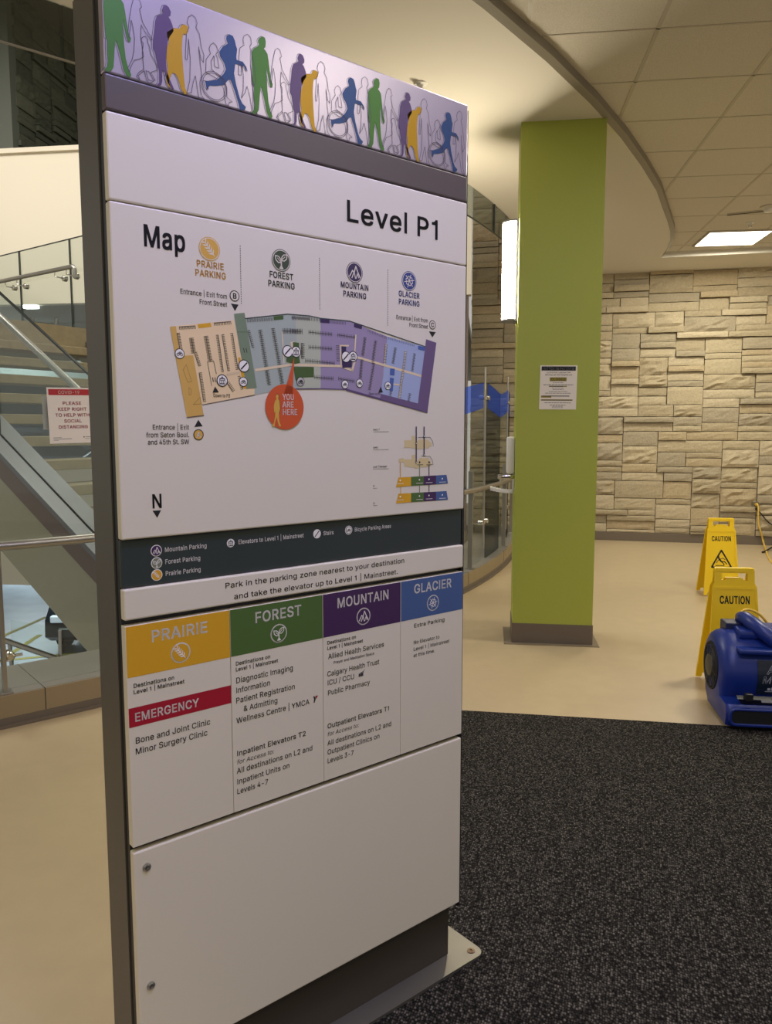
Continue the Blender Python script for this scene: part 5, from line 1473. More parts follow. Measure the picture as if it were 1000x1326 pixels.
# glass side of the stair with its rail
gs = []
ss = -.66
while ss < 2.4:
    e = min(ss + 1.37, 2.5)
    b = MB()
    b.prism([X3(ss + .012, .94, .109), X3(e - .012, .94, .109), X3(e - .012, 1.97, .109), X3(ss + .012, 1.97, .109)], ST_ * .012)
    o = b.build('glass_panel', M_glass, stair)
    b = MB()
    b.prism([X3(ss + .012, 1.965, .106), X3(e - .012, 1.965, .106), X3(e - .012, 1.978, .106), X3(ss + .012, 1.978, .106)], ST_ * .018)
    b.prism([X3(ss + .0, .94, .106), X3(ss + .014, .94, .106), X3(ss + .014, 1.975, .106), X3(ss, 1.975, .106)], ST_ * .018)
    b.build('glass_edge', M_edge, o)
    ss += 1.37
b = MB()
b.tube([X3(S0 + .1, 1.745, .19), X3(2.4, 1.745, .19)], .024, 12)
hr = b.build('handrail', M_steel, stair, True)
for s in (-.35, .93, 2.2):
    b = MB()
    p0, p1 = X3(s, 1.745, .19), X3(s, 1.62, .115)
    b.tube([p0, p0 + Vector((0, 0, -.06)), p1 + ST_ * .03, p1], .009, 10)
    b.lathe(p1, ST_, [(-.02, .02), (-.01, .028), (.02, .028), (.03, .02)], 14)
    b.build('bracket', M_chrome, hr, True)
# far rail, seen low through the guard
b = MB()
b.tube([X3(-.66, 1.45, 2.16), X3(2.2, 1.45, 2.16)], .022, 10)
b.build('handrail', M_steel, stair, True)

# upper landing
b = MB()
Lz = 2.45
b.prism([X3(2.30, 0, .0) * 1 for _ in range(1)] and [SA * 2.35 + ST_ * -.3, SA * 2.35 + ST_ * 2.32, SA * 6.5 + ST_ * 2.32, SA * 6.5 + ST_ * -.3], (0, 0, -.28))
o = b.build('landing', M_concrete, stair)
o.location = (0, 0, Lz)

# landing guard: its top edge read off at 3.55 m
p0, p1 = atz(0, 332, 3.5), atz(106, 306, 3.5)
dl = (p1 - p0).normalized()
lg = thing('landing_guardrail', 'glass guard with steel handrail on the upper stair landing', 'guardrail', p0)
lg.location.z = 2.45
L0 = Vector((0, 0, 0))
def lpt(px, py):
    """distance along the guard of a photo pixel"""
    nn_ = Vector((dl.y, -dl.x, 0))
    q = atplane(px, py, p0, nn_)
    return (q - p0).dot(dl), q.z - 2.45
cuts = [-2.2, lpt(25.5, 328)[0], lpt(90.5, 311)[0], lpt(90.5, 311)[0] + 1.4]
for c0, c1 in zip(cuts, cuts[1:]):
    nn_ = Vector((dl.y, -dl.x, 0)) * .012
    b = MB()
    b.prism([dl * (c0 + .012) + Vector((0, 0, -.1)), dl * (c1 - .012) + Vector((0, 0, -.1)), dl * (c1 - .012) + Vector((0, 0, 1.05)), dl * (c0 + .012) + Vector((0, 0, 1.05))], nn_)
    o = b.build('glass_panel', M_glass, lg)
    b = MB()
    b.box(-.007, .007, -.012, .012, -.12, 1.05, 0, Matrix.Translation(dl * c1 + nn_ * .5))
    b.prism([dl * (c0) + Vector((0, 0, 1.045)), dl * (c1) + Vector((0, 0, 1.045)), dl * (c1) + Vector((0, 0, 1.056)), dl * (c0) + Vector((0, 0, 1.056))], nn_)
    b.build('glass_edge', M_edge, o)
nn_ = Vector((dl.y, -dl.x, 0))
s_a, z_a = lpt(0, 368)
s_b, z_b = lpt(104, 345)
hz = (z_a + z_b) / 2
b = MB()
pts = [dl * -2.2, dl * (s_b - .08), dl * (s_b - .03), dl * s_b - Vector((0, 0, .03)), dl * s_b - Vector((0, 0, .12))]
b.tube([p + nn_ * .07 + Vector((0, 0, hz)) for p in pts], .024, 12)
hr = b.build('handrail', M_steel, lg, True)
for px, py in ((20, 373), (35, 371), (85, 361), (100, 358)):
    s_, z_ = lpt(px, py)
    side = -1 if px in (20, 85) else 1
    b = MB()
    c_ = dl * s_ + Vector((0, 0, z_))
    a_ = dl * (s_ - .09) + nn_ * .07 + Vector((0, 0, hz))
    b.tube([a_, a_ - Vector((0, 0, .07)), c_ + nn_ * .05, c_], .008, 8)
    b.lathe(c_ - nn_ * .02, nn_, [(0, .022), (.01, .032), (.05, .032), (.06, .02)], 14)
    b.build('bracket', M_chrome, hr, True)

# guard of the flight going down, seen low through the curved glass
lh = thing('lower_handrail', 'short steel handrail of the lower stair seen through the glass just above the curb', 'handrail', aty(40, 840, 5.6))
LO = lh.location.copy()
b = MB()
b.tube([aty(5, 829, 5.6) - LO, aty(72, 852, 5.6) - LO, aty(110, 866, 5.6) - LO], .022, 12)
b.build('rail', M_steel, lh, True)
b = MB()
b.tube([aty(77.5, 816, 5.63) - LO, aty(78.5, 872, 5.63) - LO], .014, 10)
b.build('post', M_steel, lh, True)
b = MB()
b.tube([aty(13, 833, 5.6) - LO, aty(13, 843, 5.6) - LO, aty(15, 846, 5.65) - LO, aty(15, 866, 5.65) - LO], .016, 10)
b.build('post', M_steel, lh, True)
b = MB()
q = [aty(14, 803, 5.64) - LO, aty(95, 816, 5.64) - LO, aty(95, 880, 5.64) - LO, aty(14, 880, 5.64) - LO]
b.prism(q, (0, .01, 0))
b.build('glass_panel', M_glass, lh)

# fluorescent fitting and sprinkler pipe under the parkade ceiling
p = atz(40, 398.5, 2.97)
b = MB()
b.box(-.09, .09, -.05, .05, -.01, .03, .008)
o = b.build('parkade_light', emit_mat('parkade_tube', '#f4fff6', 4.0), None)
o.location = p
tag(o, 'small bright ceiling light in the parkade above the stair', 'light')
b = MB()
b.tube([Vector((aty(42, 400, 10.4).x, 10.4, 3.0)), aty(42, 417, 10.4), aty(44, 419, 10.4), aty(52, 420, 10.4), aty(70, 424, 10.4), aty(73, 422, 10.4), aty(73, 412, 10.4)], .03, 10)
o = b.build('ceiling_pipe', M_steel, None, True)
tag(o, 'bent pipe hanging from the parkade ceiling under its light', 'pipe')


# ---------------------------------------------------------------- parked cars
def car(label, loc, rotz, paint):
    root = thing('car', label, 'car', loc, rotz, None)
    prof = [(-2.2, .32), (-2.25, .62), (-2.1, .86), (-1.62, .98), (-1.15, 1.36), (-.4, 1.47), (.45, 1.44), (1.05, 1.02), (1.95, .86), (2.22, .66), (2.25, .36), (2.0, .24), (-2.0, .24)]
    b = MB()
    rows = []
    for y, ins, up in ((-.88, .06, -.02), (-.84, .0, 0), (-.55, 0, .02), (.55, 0, .02), (.84, 0, 0), (.88, .06, -.02)):
        row = []
        for x, z in prof:
            tw = .16 * max(0, (z - .95)) / .5 if abs(y) > .6 else 0
            row.append(b.bm.verts.new((x * (1 - ins * .15), y - math.copysign(tw, y), z + up if z > .5 else z)))
        rows.append(row)
    n_ = len(prof)
    for P_, Q_ in zip(rows, rows[1:]):
        for k in range(n_):
            b.bm.faces.new((P_[k], P_[(k + 1) % n_], Q_[(k + 1) % n_], Q_[k]))
    b.bm.faces.new(rows[0][::-1])
    b.bm.faces.new(rows[-1])
    b.build('body', paint, root, True)
    gm = mat('car_glass', '#10151a', .08)
    b = MB()
    b.face([(-1.60, -.66, 1.02), (-1.60, .66, 1.02), (-1.18, .58, 1.385), (-1.18, -.58, 1.385)])
    b.face([(1.04, -.66, 1.06), (1.04, .66, 1.06), (.50, .58, 1.455), (.50, -.58, 1.455)])
    b.build('windscreen', gm, root)
    for s_ in (-1, 1):
        b = MB()
        b.prism([(-1.4, .86 * s_, 1.0), (.95, .86 * s_, 1.0), (.4, .735 * s_, 1.37), (-1.05, .735 * s_, 1.37)], (0, .004 * s_, .004))
        b.build('side_window', gm, root)
        for x in (-1.35, 1.4):
            b = MB()
            b.lathe((x, .68 * s_, .33), (0, s_, 0), [(0, .30), (.02, .33), (.2, .33), (.215, .28), (.2, .2), (.21, .05)], 24)
            b.build('wheel', mat('tyre', '#1a1a1c', .8), root, True)
        b = MB()
        b.box(-2.262, -2.1, s_ * .5 - .22, s_ * .5 + .22, .66, .80, .02)
        b.build('tail_lamp', mat('tail_lamp_red', '#5a1216', .2), root)
        b = MB()
        b.box(2.05, 2.25, s_ * .6 - .18, s_ * .6 + .18, .60, .72, .02)
        b.build('headlamp', mat('headlamp_clear', '#d8dee2', .1), root)
    b = MB()
    b.box(2.2, 2.275, -.62, .62, .49, .53, .01)
    b.box(-2.275, -2.2, -.7, .7, .52, .56, .01)
    b.build('chrome_strip', M_chrome, root)
    return root


p = atz(80, 848, -3.2)
low_car = car('dark car on the lower parkade floor, seen under the stair', (p.x + .25, p.y + 2.4, -3.2), math.radians(-78), mat('car_black', '#1b1e22', .2))
low_car.scale = (1.12, 1.12, 1.2)
car('dark grey car parked behind the stair, seen between the upper treads', (-7.4, 12.2, 0), math.radians(20), mat('car_grey', '#3d444c', .25))
car('dark blue car parked behind the stair, nearer than the grey car', (-4.6, 10.6, 0), math.radians(-160), mat('car_blue', '#2a3440', .25))

# ---------------------------------------------------------------- papers
def paper(name, label, cat, w, h, M, group=None):
    b = MB()
    b.box(-w / 2, w / 2, 0, .0012, -h / 2, h / 2)
    o = b.build(name, mat('paper_white', '#eae2d8', .55))
    o.matrix_world = M
    return tag(o, label, cat, group)


pr_on = lambda u, v, h: (u, -h, v)
# notice about distancing on the near glass
q0 = atz(65, 928)
# on the glass cylinder: intersect the pixel ray with radius RG
def on_cyl(x, y, R):
    d = ray(x, y)
    ox, oy = -CC[0], -CC[1]
    A_ = d.x ** 2 + d.y ** 2
    B_ = 2 * (d.x * ox + d.y * oy)
    C_ = ox * ox + oy * oy - R * R
    t_ = (-B_ - math.sqrt(max(0, B_ * B_ - 4 * A_ * C_))) / (2 * A_)
    return EYE + d * t_


pc = on_cyl(91, 538, RG + .0085)
an = math.atan2(pc.y - CC[1], pc.x - CC[0])
Mx = Matrix.Translation(pc + Vector((0.0008 * math.cos(an), .0008 * math.sin(an), 0))) @ Matrix.Rotation(an + math.pi / 2, 4, 'Z') @ Matrix.Rotation(math.radians(-1.2), 4, 'Y')
pw, ph = .2159, .2794
cov = paper('distancing_notice', 'white and red COVID-19 notice taped to the curved glass left of the directory sign', 'notice', pw, ph, Mx)
g = Print(pr_on)
RD = mat('print_red', '#b3202c', .5)
GY = mat('print_grey', '#6b6a6c', .5)
g.rect(-pw / 2 + .008, pw / 2 - .004, ph / 2 - .038, ph / 2 - .008, RD, 0)
g.ctext('COVID-19', 0, ph / 2 - .031, .0155, M_inkw, .3, 1)
for k, t_ in enumerate(('PLEASE', 'KEEP RIGHT', 'TO HELP WITH', 'SOCIAL', 'DISTANCING')):
    g.ctext(t_, .012, ph / 2 - .086 - k * .0298, .0158, RD, .75, 1, width=(.095, .145, .172, .09, .148)[k])
g.rect(-.09, -.05, -.1115, -.1095, GY, 1)
g.rect(-.09, 0, -.1185, -.1160, GY, 1)
g.rect(-.09, -.065, -.1255, -.1238, GY, 1)
g.disc((.062, -.110), .0035, M_ink, 1, 12, False)
g.rect(.070, .094, -.1112, -.1085, GY, 1)
g.rect(.066, .09, -.119, -.1175, GY, 1)
g.build('lettering', cov)
Mx2 = Matrix.Translation(on_cyl(82, 535, RG - .0095)) @ Matrix.Rotation(an + math.pi / 2, 4, 'Z')
b = MB()
b.box(-.10, .10, 0, .0012, -.083, .083)
o = b.build('paper_sheet', mat('paper_back', '#cfcabb', .6))
o.matrix_world = Mx2
tag(o, 'blank back of a sheet taped inside the glass behind the red notice', 'paper')
# notice on the green column
nw, nh = .236, .283
Mx = Matrix.Translation((.4565, CY0 - .0016, 1.711)) @ Matrix.Rotation(math.radians(.6), 4, 'Y')
nt_ = paper('patient_notice', 'white letter size notice with black heading taped to the green column', 'notice', nw, nh, Mx)
g = Print(pr_on)
g.rect(-.11, .108, .108, .135, M_ink, 0)
g.ctext('NOTICE TO PATIENTS', 0, .1145, .0135, M_inkw, .6, 1, width=.19)
g.ctext('OUTPATIENT LABORATORY', .0, .0915, .008, M_ink, .3, 1, width=.155)
g.ctext('Services at this Hospital are', 0, .0775, .008, M_ink, .5, 1, width=.172)
OL = mat('highlight_olive', '#8f8320', .5)
g.rect(-.056, .052, .040, .065, OL, 0)
g.ctext('CLOSED', -.002, .045, .0150, M_ink, .7, 1, width=.095)
for w_, v_, t_ in ((.07, .030, .003), (.19, .017, .0042), (.08, -.004, .003), (.07, -.014, .003), (.12, -.026, .0032), (.165, -.037, .0032), (.168, -.099, .0036), (.10, -.114, .004), (.07, -.122, .003), (.07, -.130, .003)):
    x = -w_ / 2
    while x < w_ / 2 - .004:
        l_ = .009 + .012 * ((x * 977 + v_ * 313) % 1)
        g.rect(x, min(x + l_, w_ / 2), v_ - t_ / 2, v_ + t_ / 2, GY, 1)
        x += l_ + .003
g.rect(-.06, .055, .004, .0105, OL, 0)
g.rect(-.058, .03, .0055, .009, M_ink, 1)
g.rect(-.108, -.042, -.066, -.053, OL, 0)
g.rect(-.10, .073, -.058, -.053, M_ink, 1)
g.rect(-.108, .094, -.085, -.077, OL, 0)
g.rect(-.104, .09, -.0835, -.080, M_ink, 1)
g.build('lettering', nt_)

# ---------------------------------------------------------------- lamp and dispenser on the column's left side
lamp = thing('wall_lamp', 'bright upright half round lamp on the left side of the green column', 'lamp', (CX0, 5.36, 2.48))
b = MB()
pts = [(-.018, -.085)]
for i in range(13):
    a = -math.pi / 2 + math.pi * i / 12
    pts.append((-.018 - .085 * math.cos(a), .085 * math.sin(a)))
b.prism([(x, y, -.31) for x, y in pts[1:]], (0, 0, .62))
b.build('diffuser', emit_mat('lamp_glow', '#fff0d4', 100.0), lamp, True)
b = MB()
b.box(-.018, 0, -.095, .095, -.33, .33, .003)
for z in (-.322, .312):
    b.prism([(x * 1.03, y * 1.03, z) for x, y in pts[1:]], (0, 0, .012))
b.build('frame', M_steel, lamp)
disp = thing('hand_sanitizer_dispenser', 'white hand sanitizer dispenser with drip tray on the left side of the column', 'dispenser', (CX0, 5.33, 1.05))
b = MB()
b.box(-.055, 0, -.055, .055, .09, .34, .015)
b.build('body', M_white, disp, True)
b = MB()
b.box(-.115, -.0, -.05, .05, .055, .085, .01)
b.tube([(-.09, 0, .06), (-.09, 0, .035)], .009, 10)
b.build('nozzle', M_chrome, disp, True)
b = MB()
b.box(-.012, 0, -.04, .04, -.03, .09, .003)
b.build('back_plate', M_white, disp)
b = MB()
prof_ = []
for i in range(9):
    f = i / 8
    prof_.append((-.012 - .15 * f, 0, -.028 + .022 * f * f))
for p_, q_ in zip(prof_, prof_[1:]):
    b.box(p_[0], q_[0], -.06, .06, min(p_[2], q_[2]) - .012, max(p_[2], q_[2]) + .004)
b.build('drip_tray', M_white, disp)

# ---------------------------------------------------------------- yellow floor signs
M_cy = mat('sign_yellow', '#f2cb16', .38)
M_cy2 = mat('sign_yellow_rim', '#e6bd10', .38)


def caution_sign(label, loc, rotz):
    root = thing('caution_sign', label, 'floor sign', loc, rotz, 'yellow caution floor signs')
    H = .67
    T = math.radians(8.5)
    for side in (-1, 1):
        b = MB()
        # outline with carrying handle; side -1 faces the reader
        o_ = [(-.150, 0), (-.118, .565), (-.108, .585), (-.108, .655), (-.100, .668), (.100, .668), (.108, .655), (.108, .585), (.118, .565), (.150, 0), (.120, 0), (.115, .025), (-.115, .025), (-.120, 0)]
        hole = [(-.070, .598), (-.052, .598), (-.042, .612), (.042, .612), (.052, .598), (.070, .598), (.070, .640), (-.070, .640)]
        th = .011
        y0, y1 = (-th, 0) if side < 0 else (0, th)
        # left and right cheeks, bottom body and the handle bar around the opening
        def pr(pts):
            b.prism([(x, y0, z) for x, z in pts], (0, y1 - y0, 0))
        pr([(-.150, 0), (-.120, 0), (-.115, .025), (.115, .025), (.120, 0), (.150, 0), (.118, .565), (.108, .585), (.070, .598), (.052, .598), (.042, .612), (-.042, .612), (-.052, .598), (-.070, .598), (-.108, .585), (-.118, .565)])
        pr([(-.108, .585), (-.070, .598), (-.070, .640), (-.108, .655)])
        pr([(.108, .585), (.108, .655), (.070, .640), (.070, .598)])
        pr([(-.108, .655), (-.070, .640), (.070, .640), (.108, .655), (.100, .668), (-.100, .668)])
        yo = -th if side < 0 else th
        yr = (yo - .004, yo) if side < 0 else (yo, yo + .004)
        for pts in ([(-.150, 0), (-.138, 0), (-.107, .55), (-.118, .565)], [(.150, 0), (.138, 0), (.107, .55), (.118, .565)], [(-.107, .55), (.107, .55), (.118, .565), (-.118, .565)], [(-.108, .648), (.108, .648), (.100, .668), (-.100, .668)]):
            b.prism([(x, yr[0], z) for x, z in pts], (0, yr[1] - yr[0], 0))
        bmesh.ops.transform(b.bm, matrix=Matrix.Translation((0, -.004 * 0, .668)) @ Matrix.Rotation(T * side * 1.0, 4, 'X') @ Matrix.Translation((0, 0, -.668)), verts=b.bm.verts[:])
        o = b.build('panel', M_cy, root)
        if side < 0:
            R_ = Matrix.Translation((0, 0, .668)) @ Matrix.Rotation(T * side, 4, 'X') @ Matrix.Translation((0, 0, -.668))
            g = Print(lambda u, v, h: R_ @ Vector((u, -th - h, v)))
            g.ctext('CAUTION', 0, .470, .042, M_ink, .9, 1, width=.165)
            tri = [(-.095, .235), (.095, .235), (.0, .405)]
            def rounded(pts, r):
                out = []
                for i in range(3):
                    p_, a_, b_ = Vector(pts[i]), Vector(pts[i - 1]), Vector(pts[(i + 1) % 3])
                    da, db = (a_ - p_).normalized() * r, (b_ - p_).normalized() * r
                    for f in (0, .25, .5, .75, 1):
                        out.append(tuple(p_ + da * (1 - f) ** 2 + db * f ** 2))
                return out
            g.poly(rounded(tri, .022), M_ink, 1, False)
            c_ = Vector((0, .29))
            g.poly([tuple(c_ + (Vector(p_) - c_) * .76) for p_ in rounded(tri, .016)], M_cy, 2, False)
            # slipping figure
            g.disc((-.024, .330), .0085, M_ink, 3, 14, False)
            for pts, w_ in (([(-.022, .318), (-.002, .293)], .014), ([(-.016, .312), (.012, .322), (.03, .31)], .006), ([(-.018, .308), (-.035, .295), (-.04, .28)], .006), ([(-.002, .293), (.025, .292), (.045, .272)], .008), ([(-.002, .293), (.016, .276), (.022, .262)], .008), ([(-.05, .258), (.02, .258)], .006)):
                g.stroke(pts, w_, M_ink, 3, False)
            g.rect(-.03, .03, .222, .228, M_ink, 1)
            g.build('lettering', o, 'black CAUTION lettering and slipping figure in a triangle')
    b = MB()
    b.tube([(-.106, 0, .658), (.106, 0, .658)], .012, 12)
    b.build('hinge', M_cy, root, True)
    return root


caution_sign('yellow caution floor sign farther off, nearest the stone wall', (2.03, 6.99, 0), math.radians(2))
caution_sign('yellow caution floor sign standing right behind the blue blower', (1.385, 4.485, 0), math.radians(2))

# ---------------------------------------------------------------- blue blower
M_bl = mat('blower_blue', '#112a76', .36, bump=.02, nscale=90)
M_bl2 = mat('blower_grille', '#2b2a24', .6)
blow = thing('air_blower', 'blue carpet drying blower on the floor at the right edge', 'blower', (1.160, 4.03, 0))
BW = .44
R_ = .195
zc = .235
prof_ = [(-.265, .022), (-.275, .06), (-.272, .105), (-.255, .128)]
for i in range(0, 19):
    a = math.radians(212 - i * 14.6)
    prof_.append((R_ * math.cos(a) + .02, zc + R_ * math.sin(a)))
prof_ += [(.14, .04), (.06, .022)]
b = MB()
rows = []
for x, k in ((0.0, .66), (.004, .76), (.016, .88), (.038, .96), (.07, 1.0), (BW - .07, 1.0), (BW - .038, .96), (BW - .016, .88), (BW - .004, .76), (BW, .66)):
    row = []
    k0 = k
    for y, z in prof_:
        k = k0
        if z < .14 and y < -.1:
            k = 1 - (1 - k) * .3
        cy, cz = (.02, zc) if z > .14 or y > -.1 else (-.12, .10)
        row.append(b.bm.verts.new((x, cy + (y - cy) * k, cz + (z - cz) * k if z > .03 else .022 + (1 - k) * .05)))
    rows.append(row)
n_ = len(prof_)
for P_, Q_ in zip(rows, rows[1:]):
    for k in range(n_):
        b.bm.faces.new((P_[k], P_[(k + 1) % n_], Q_[(k + 1) % n_], Q_[k]))
b.bm.faces.new(rows[0][::-1])
b.bm.faces.new(rows[-1])
body = b.build('housing', M_bl, blow, True)
# outlet mouth with its rounded lip
b = MB()
x0, x1, z0, z1 = .016, BW - .016, .036, .112
mouth = []
r = .026
for cx, cz, a0 in ((x1 - r, z1 - r, 0), (x0 + r, z1 - r, 90), (x0 + r, z0 + r, 180), (x1 - r, z0 + r, 270)):
    for i in range(5):
        a = math.radians(a0 + 22.5 * i)
        mouth.append((cx + r * math.cos(a), cz + r * math.sin(a)))
b.prism([(x, -.278, z) for x, z in mouth], (0, .01, 0))
mo = b.build('outlet', mat('outlet_dark', '#060607', .8), blow)
b = MB()
b.tube([(x, -.276, z) for x, z in mouth], .008, 8, closed=True)
b.build('outlet_lip', M_bl, mo, True)
# intake on each side
for xs, d in ((0, -1), (BW, 1)):
    b = MB()
    b.lathe((xs - d * .004, .015, zc + .005), (d, 0, 0), [(0, .125), (.008, .122), (.010, .112), (.004, .106), (.002, .05)], 40)
    it = b.build('intake', mat('intake_dark', '#0b0b0c', .8), blow, True)
    b = MB()
    for rr in (.05, .064, .078, .092, .104):
        b.tube([(xs + d * .006, .015 + rr * math.cos(2 * math.pi * i / 36), zc + .005 + rr * math.sin(2 * math.pi * i / 36)) for i in range(36)], .0022, 6, closed=True)
    for i in range(8):
        a = math.pi / 4 * i
        b.tube([(xs + d * .007, .015 + .03 * math.cos(a), zc + .005 + .03 * math.sin(a)), (xs + d * .007, .015 + .108 * math.cos(a + .25), zc + .005 + .108 * math.sin(a + .25))], .0022, 6)
    b.build('grille', M_bl2, it, True)
    b = MB()
    b.lathe((xs - d * .0, .015, zc + .005), (d, 0, 0), [(0, .058), (.012, .056), (.018, .042), (.02, .02)], 28)
    b.build('motor_cover', mat('motor_olive', '#4c4738', .5), it, True)
# handle on top
b = MB()
hx0, hx1 = .10, .36
b.box(hx0, hx1, -.085, .115, zc + R_ - .025, zc + R_ + .018, .014)
b.build('top_deck', M_bl, blow, True)
b = MB()
hp_ = [(.265, -.125, zc + R_ - .030), (.215, -.10, zc + R_ + .012), (.175, -.05, zc + R_ + .046), (.158, .02, zc + R_ + .058), (.162, .09, zc + R_ + .045), (.18, .135, zc + R_ - .02)]
b.tube(hp_, [.034, .036, .036, .034, .032, .028], 14)
b.build('handle', M_bl, blow, True)
b = MB()
b.box(.065, .145, .02, .12, zc + R_ - .05, zc + R_ + .03, .006)
b.build('switch_box', mat('switch_navy', '#1c2246', .4), blow)
b = MB()
b.box(.075, .34, -.185, -.06, zc + .12, zc + .142, .008)
b.build('cord_ledge', M_bl, blow, True)
# label plate on the front, following the drum
b = MB()
def drum(u, v, h=0.):
    """u along the drum, v height around it"""
    a = math.radians(180) - v / R_
    return Vector((u, .02 + (R_ + .0015 + h) * math.cos(a), zc + (R_ + .0015 + h) * math.sin(a)))
lx0, lx1 = .165, .375
for i in range(10):
    v0, v1 = -.085 + i * .0175, -.085 + (i + 1) * .0175
    b.face([drum(lx0, v0), drum(lx1, v0), drum(lx1, v1), drum(lx0, v1)])
lb = b.build('label_plate', mat('label_navy', '#14202e', .35), blow)
lb['label'] = 'dark label reading Air Mover'
g = Print(lambda u, v, h: drum(u, v, h + .0006))
gl = mat('label_silver', '#b9bcc2', .4)
g.text('Air', (.205, .024), (.290, .024), .040, gl, .9, 1, False, .2)
g.text('Mover', (.182, -.022), (.350, -.022), .034, gl, .9, 1, False, .25)
gi = mat('label_navy_ink', '#1d2a3a', .4)
g.text('Air', (.205, .024), (.290, .024), .040, gi, .1, 3, False, .2)
g.text('Mover', (.182, -.022), (.350, -.022), .034, gi, .1, 3, False, .25)
for q in range(4):
    g.rect(.215 + q * .017, .228 + q * .017, -.060, -.046 + .004 * (q % 2), gl, 1)
g.rect(.205, .33, -.068, -.064, gl, 1)
g.build('lettering', lb)
# black kick plate above the outlet
b = MB()
b.prism([(.05, -.262, .158), (.40, -.262, .158), (.40, -.245, .128), (.075, -.245, .128)], (0, .02, .012))
kp = b.build('kick_plate', M_black, blow)
b = MB()
b.box(.085, .12, -.268, -.24, .150, .185, .004)
b.build('latch', M_black, kp)
b = MB()
b.prism([(.155, -.2635, .158), (.36, -.2635, .158), (.36, -.256, .144), (.162, -.256, .144)], (0, -.001, 0))
b.build('sticker', M_white, kp)

# ---------------------------------------------------------------- outlet, cords
wp = lambda x, y, off=0.: atplane(x, y, Vector((0, wall_y(0), 0)) - Vector((-math.sin(W_ANG), math.cos(W_ANG), 0)) * off, Vector((-math.sin(W_ANG), math.cos(W_ANG), 0)))
p = wp(978.5, 656, .012)
wo = thing('wall_outlet', 'small dark electrical outlet set in the stone wall at the right edge', 'outlet', p, W_ANG)
b = MB()
b.box(-.04, .04, -.004, .06, -.06, .06, .004)
b.build('cover_plate', mat('outlet_brown', '#6a6250', .4), wo)
b = MB()
for z in (-.025, .025):
    b.box(-.016, .016, -.008, .0, z - .014, z + .014, .004)
b.build('socket', M_black, wo)


def cord(name, label, pts, r, m, plug=None):
    cu = bpy.data.curves.new('c', 'CURVE')
    cu.dimensions = '3D'
    sp = cu.splines.new('NURBS')
    sp.points.add(len(pts) - 1)
    for q, pp in zip(sp.points, pts):
        q.co = (*pp, 1)
    sp.use_endpoint_u = True
    sp.order_u = 3
    cu.bevel_depth = r
    cu.resolution_u = 6
    o = bpy.data.objects.new('c', cu)
    me = bpy.data.meshes.new_from_object(o)
    bpy.data.objects.remove(o)
    me.name = name
    for f in me.polygons:
        f.use_smooth = True
    me.materials.clear()
    me.materials.append(m)
    o = bpy.data.objects.new(name, me)
    COL.objects.link(o)
    if plug:
        b_ = MB()
        b_.lathe(plug, (.15, -1, -.1), [(-.0, .014), (.02, .018), (.05, .016), (.06, .009)], 14)
        b_.build('plug', m, o, True)
    return tag(o, label, 'cord')


M_yc = mat('cord_yellow', '#dcb64a', .5)
pts = [wp(978.5, 653, .03), wp(980, 651, .07), wp(982.5, 656, .09), wp(982, 670, .085), wp(982.5, 680, .08), wp(986, 690, .09), atz(989, 703, .03), atz(993, 716, .008), atz(997, 726, .008), atz(1003, 731, .008), atz(1030, 740, .008)]
cord('yellow_power_cord', 'yellow extension cord hanging from the wall outlet to the floor', pts, .010, M_yc, wp(978.5, 653, .016))
pts = [wp(979, 658.5, .03), wp(981, 660, .05), wp(985, 664, .05), wp(992, 673, .05), wp(1000, 680, .06), wp(1020, 694, .09), atz(1040, 706, .01)]
cord('black_power_cord', 'black cord running right from the wall outlet along the stone wall', pts, .007, M_black, wp(979, 658.5, .016))
pts = [atz(987, 715, .012), atz(989.5, 715, .012), atz(1001, 708, .035), atz(1012, 703, .012)]
cord('black_lead', 'loose black cord end lying on the floor below the outlet', pts, .010, M_black)
bl_ = blow.location
pts = [bl_ + Vector(v) for v in ((.15, .20, zc + R_ - .02), (.20, .24, zc + R_ + .06), (.30, .26, zc + R_ + .04), (.38, .27, zc + R_ - .06), (.5, .3, .12), (.7, .4, .012), (1.2, .5, .012))]
cord('yellow_blower_cord', 'yellow cord curling up behind the blue blower', pts, .007, M_yc)

# ---------------------------------------------------------------- ceiling fittings
for i, (x, y, pw_, colr) in enumerate(TROFFERS):
    lab = 'bright square ceiling light near the stone wall' if i == 0 else 'square ceiling light over the hall at %s' % ('', 'the front of the directory sign', 'the right of the column', 'the back of the hall', 'the top of the sign, an unseen violet lamp added to tint it', 'the right end of the tiles', 'mid hall, an unseen lamp added to brighten the column')[i]
    lt = thing('ceiling_light', lab, 'ceiling light', (x, y, Z_T), 0, 'square ceiling lights')
    b = MB()
    b.box(-.30, .30, -.30, .30, -.012, -.002)
    b.build('diffuser', emit_mat('panel_glow_%d' % i, (255, 246, 226) if i != 4 else (226, 224, 255), 5.5), lt)
    b = MB()
    for q in ((-.32, -.30, -.32, .32), (.30, .32, -.32, .32), (-.30, .30, -.32, -.30), (-.30, .30, .30, .32)):
        b.box(*q, -.016, -.001)
    b.build('frame', M_tbar, lt)
    area_light('panel_lamp', (x, y, Z_T - .03), .58, pw_, colr)


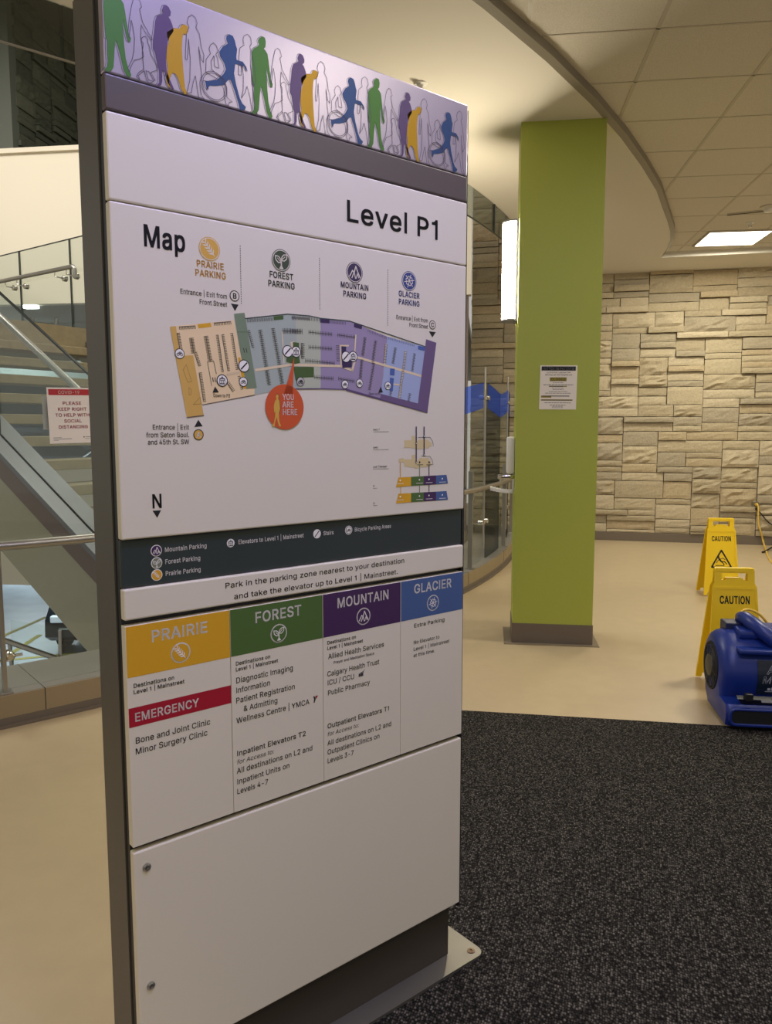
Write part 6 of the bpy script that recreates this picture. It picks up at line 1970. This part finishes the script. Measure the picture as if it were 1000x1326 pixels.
def sprinkler(label, p):
    o = thing('sprinkler_head', label, 'sprinkler', p)
    b = MB()
    b.lathe((0, 0, 0), (0, 0, -1), [(0, .04), (.006, .038), (.010, .018), (.03, .012), (.034, .006)], 20)
    b.build('escutcheon', M_white, o, True)
    b = MB()
    b.lathe((0, 0, -.045), (0, 0, -1), [(0, .022), (.003, .022)], 16)
    for s_ in (-1, 1):
        b.tube([(s_ * .010, 0, -.02), (s_ * .014, 0, -.035), (s_ * .006, 0, -.046)], .003, 8)
    b.build('deflector', M_chrome, o, True)


p = atz(545, 108, Z_S)
sprinkler('small sprinkler head on the soffit above the directory sign', (p.x, p.y, Z_S))
p = atz(972, 288, Z_T)
sprinkler('small sprinkler head beside the bright square ceiling light', (p.x, p.y, Z_T - .001))
p = atz(996, 267, Z_T)
o = thing('smoke_detector', 'round smoke detector on the ceiling tiles at the right edge', 'smoke detector', (p.x, p.y, Z_T - .001))
b = MB()
b.lathe((0, 0, 0), (0, 0, -1), [(0, .075), (.012, .074), (.02, .06), (.024, .045)], 28)
b.build('base', M_tile, o, True)
b = MB()
b.lathe((0, 0, -.022), (0, 0, -1), [(0, .045), (.015, .042), (.028, .03), (.032, .01)], 24)
b.build('sensor', M_white, o, True)
p0, p1 = atz(942, 277.5, Z_T), atz(1000, 271.5, Z_T)
p2 = p0 + (p1 - p0) * 2.2
d = (p2 - p0).normalized()
nn_ = Vector((-d.y, d.x, 0)) * .03
b = MB()
b.prism([p0 - nn_ - Vector((0, 0, .008)), p2 - nn_ - Vector((0, 0, .008)), p2 + nn_ - Vector((0, 0, .008)), p0 + nn_ - Vector((0, 0, .008))], (0, 0, .007))
o = b.build('air_diffuser', M_tbar)
b = MB()
b.prism([p0 - nn_ * .5 - Vector((0, 0, .0095)), p2 - nn_ * .5 - Vector((0, 0, .0095)), p2 + nn_ * .5 - Vector((0, 0, .0095)), p0 + nn_ * .5 - Vector((0, 0, .0095))], (0, 0, .001))
b.build('slot', mat('slot_dark', '#3a342b', .8), o)
tag(o, 'slim slot air diffuser in the ceiling tiles at the right edge', 'air diffuser')
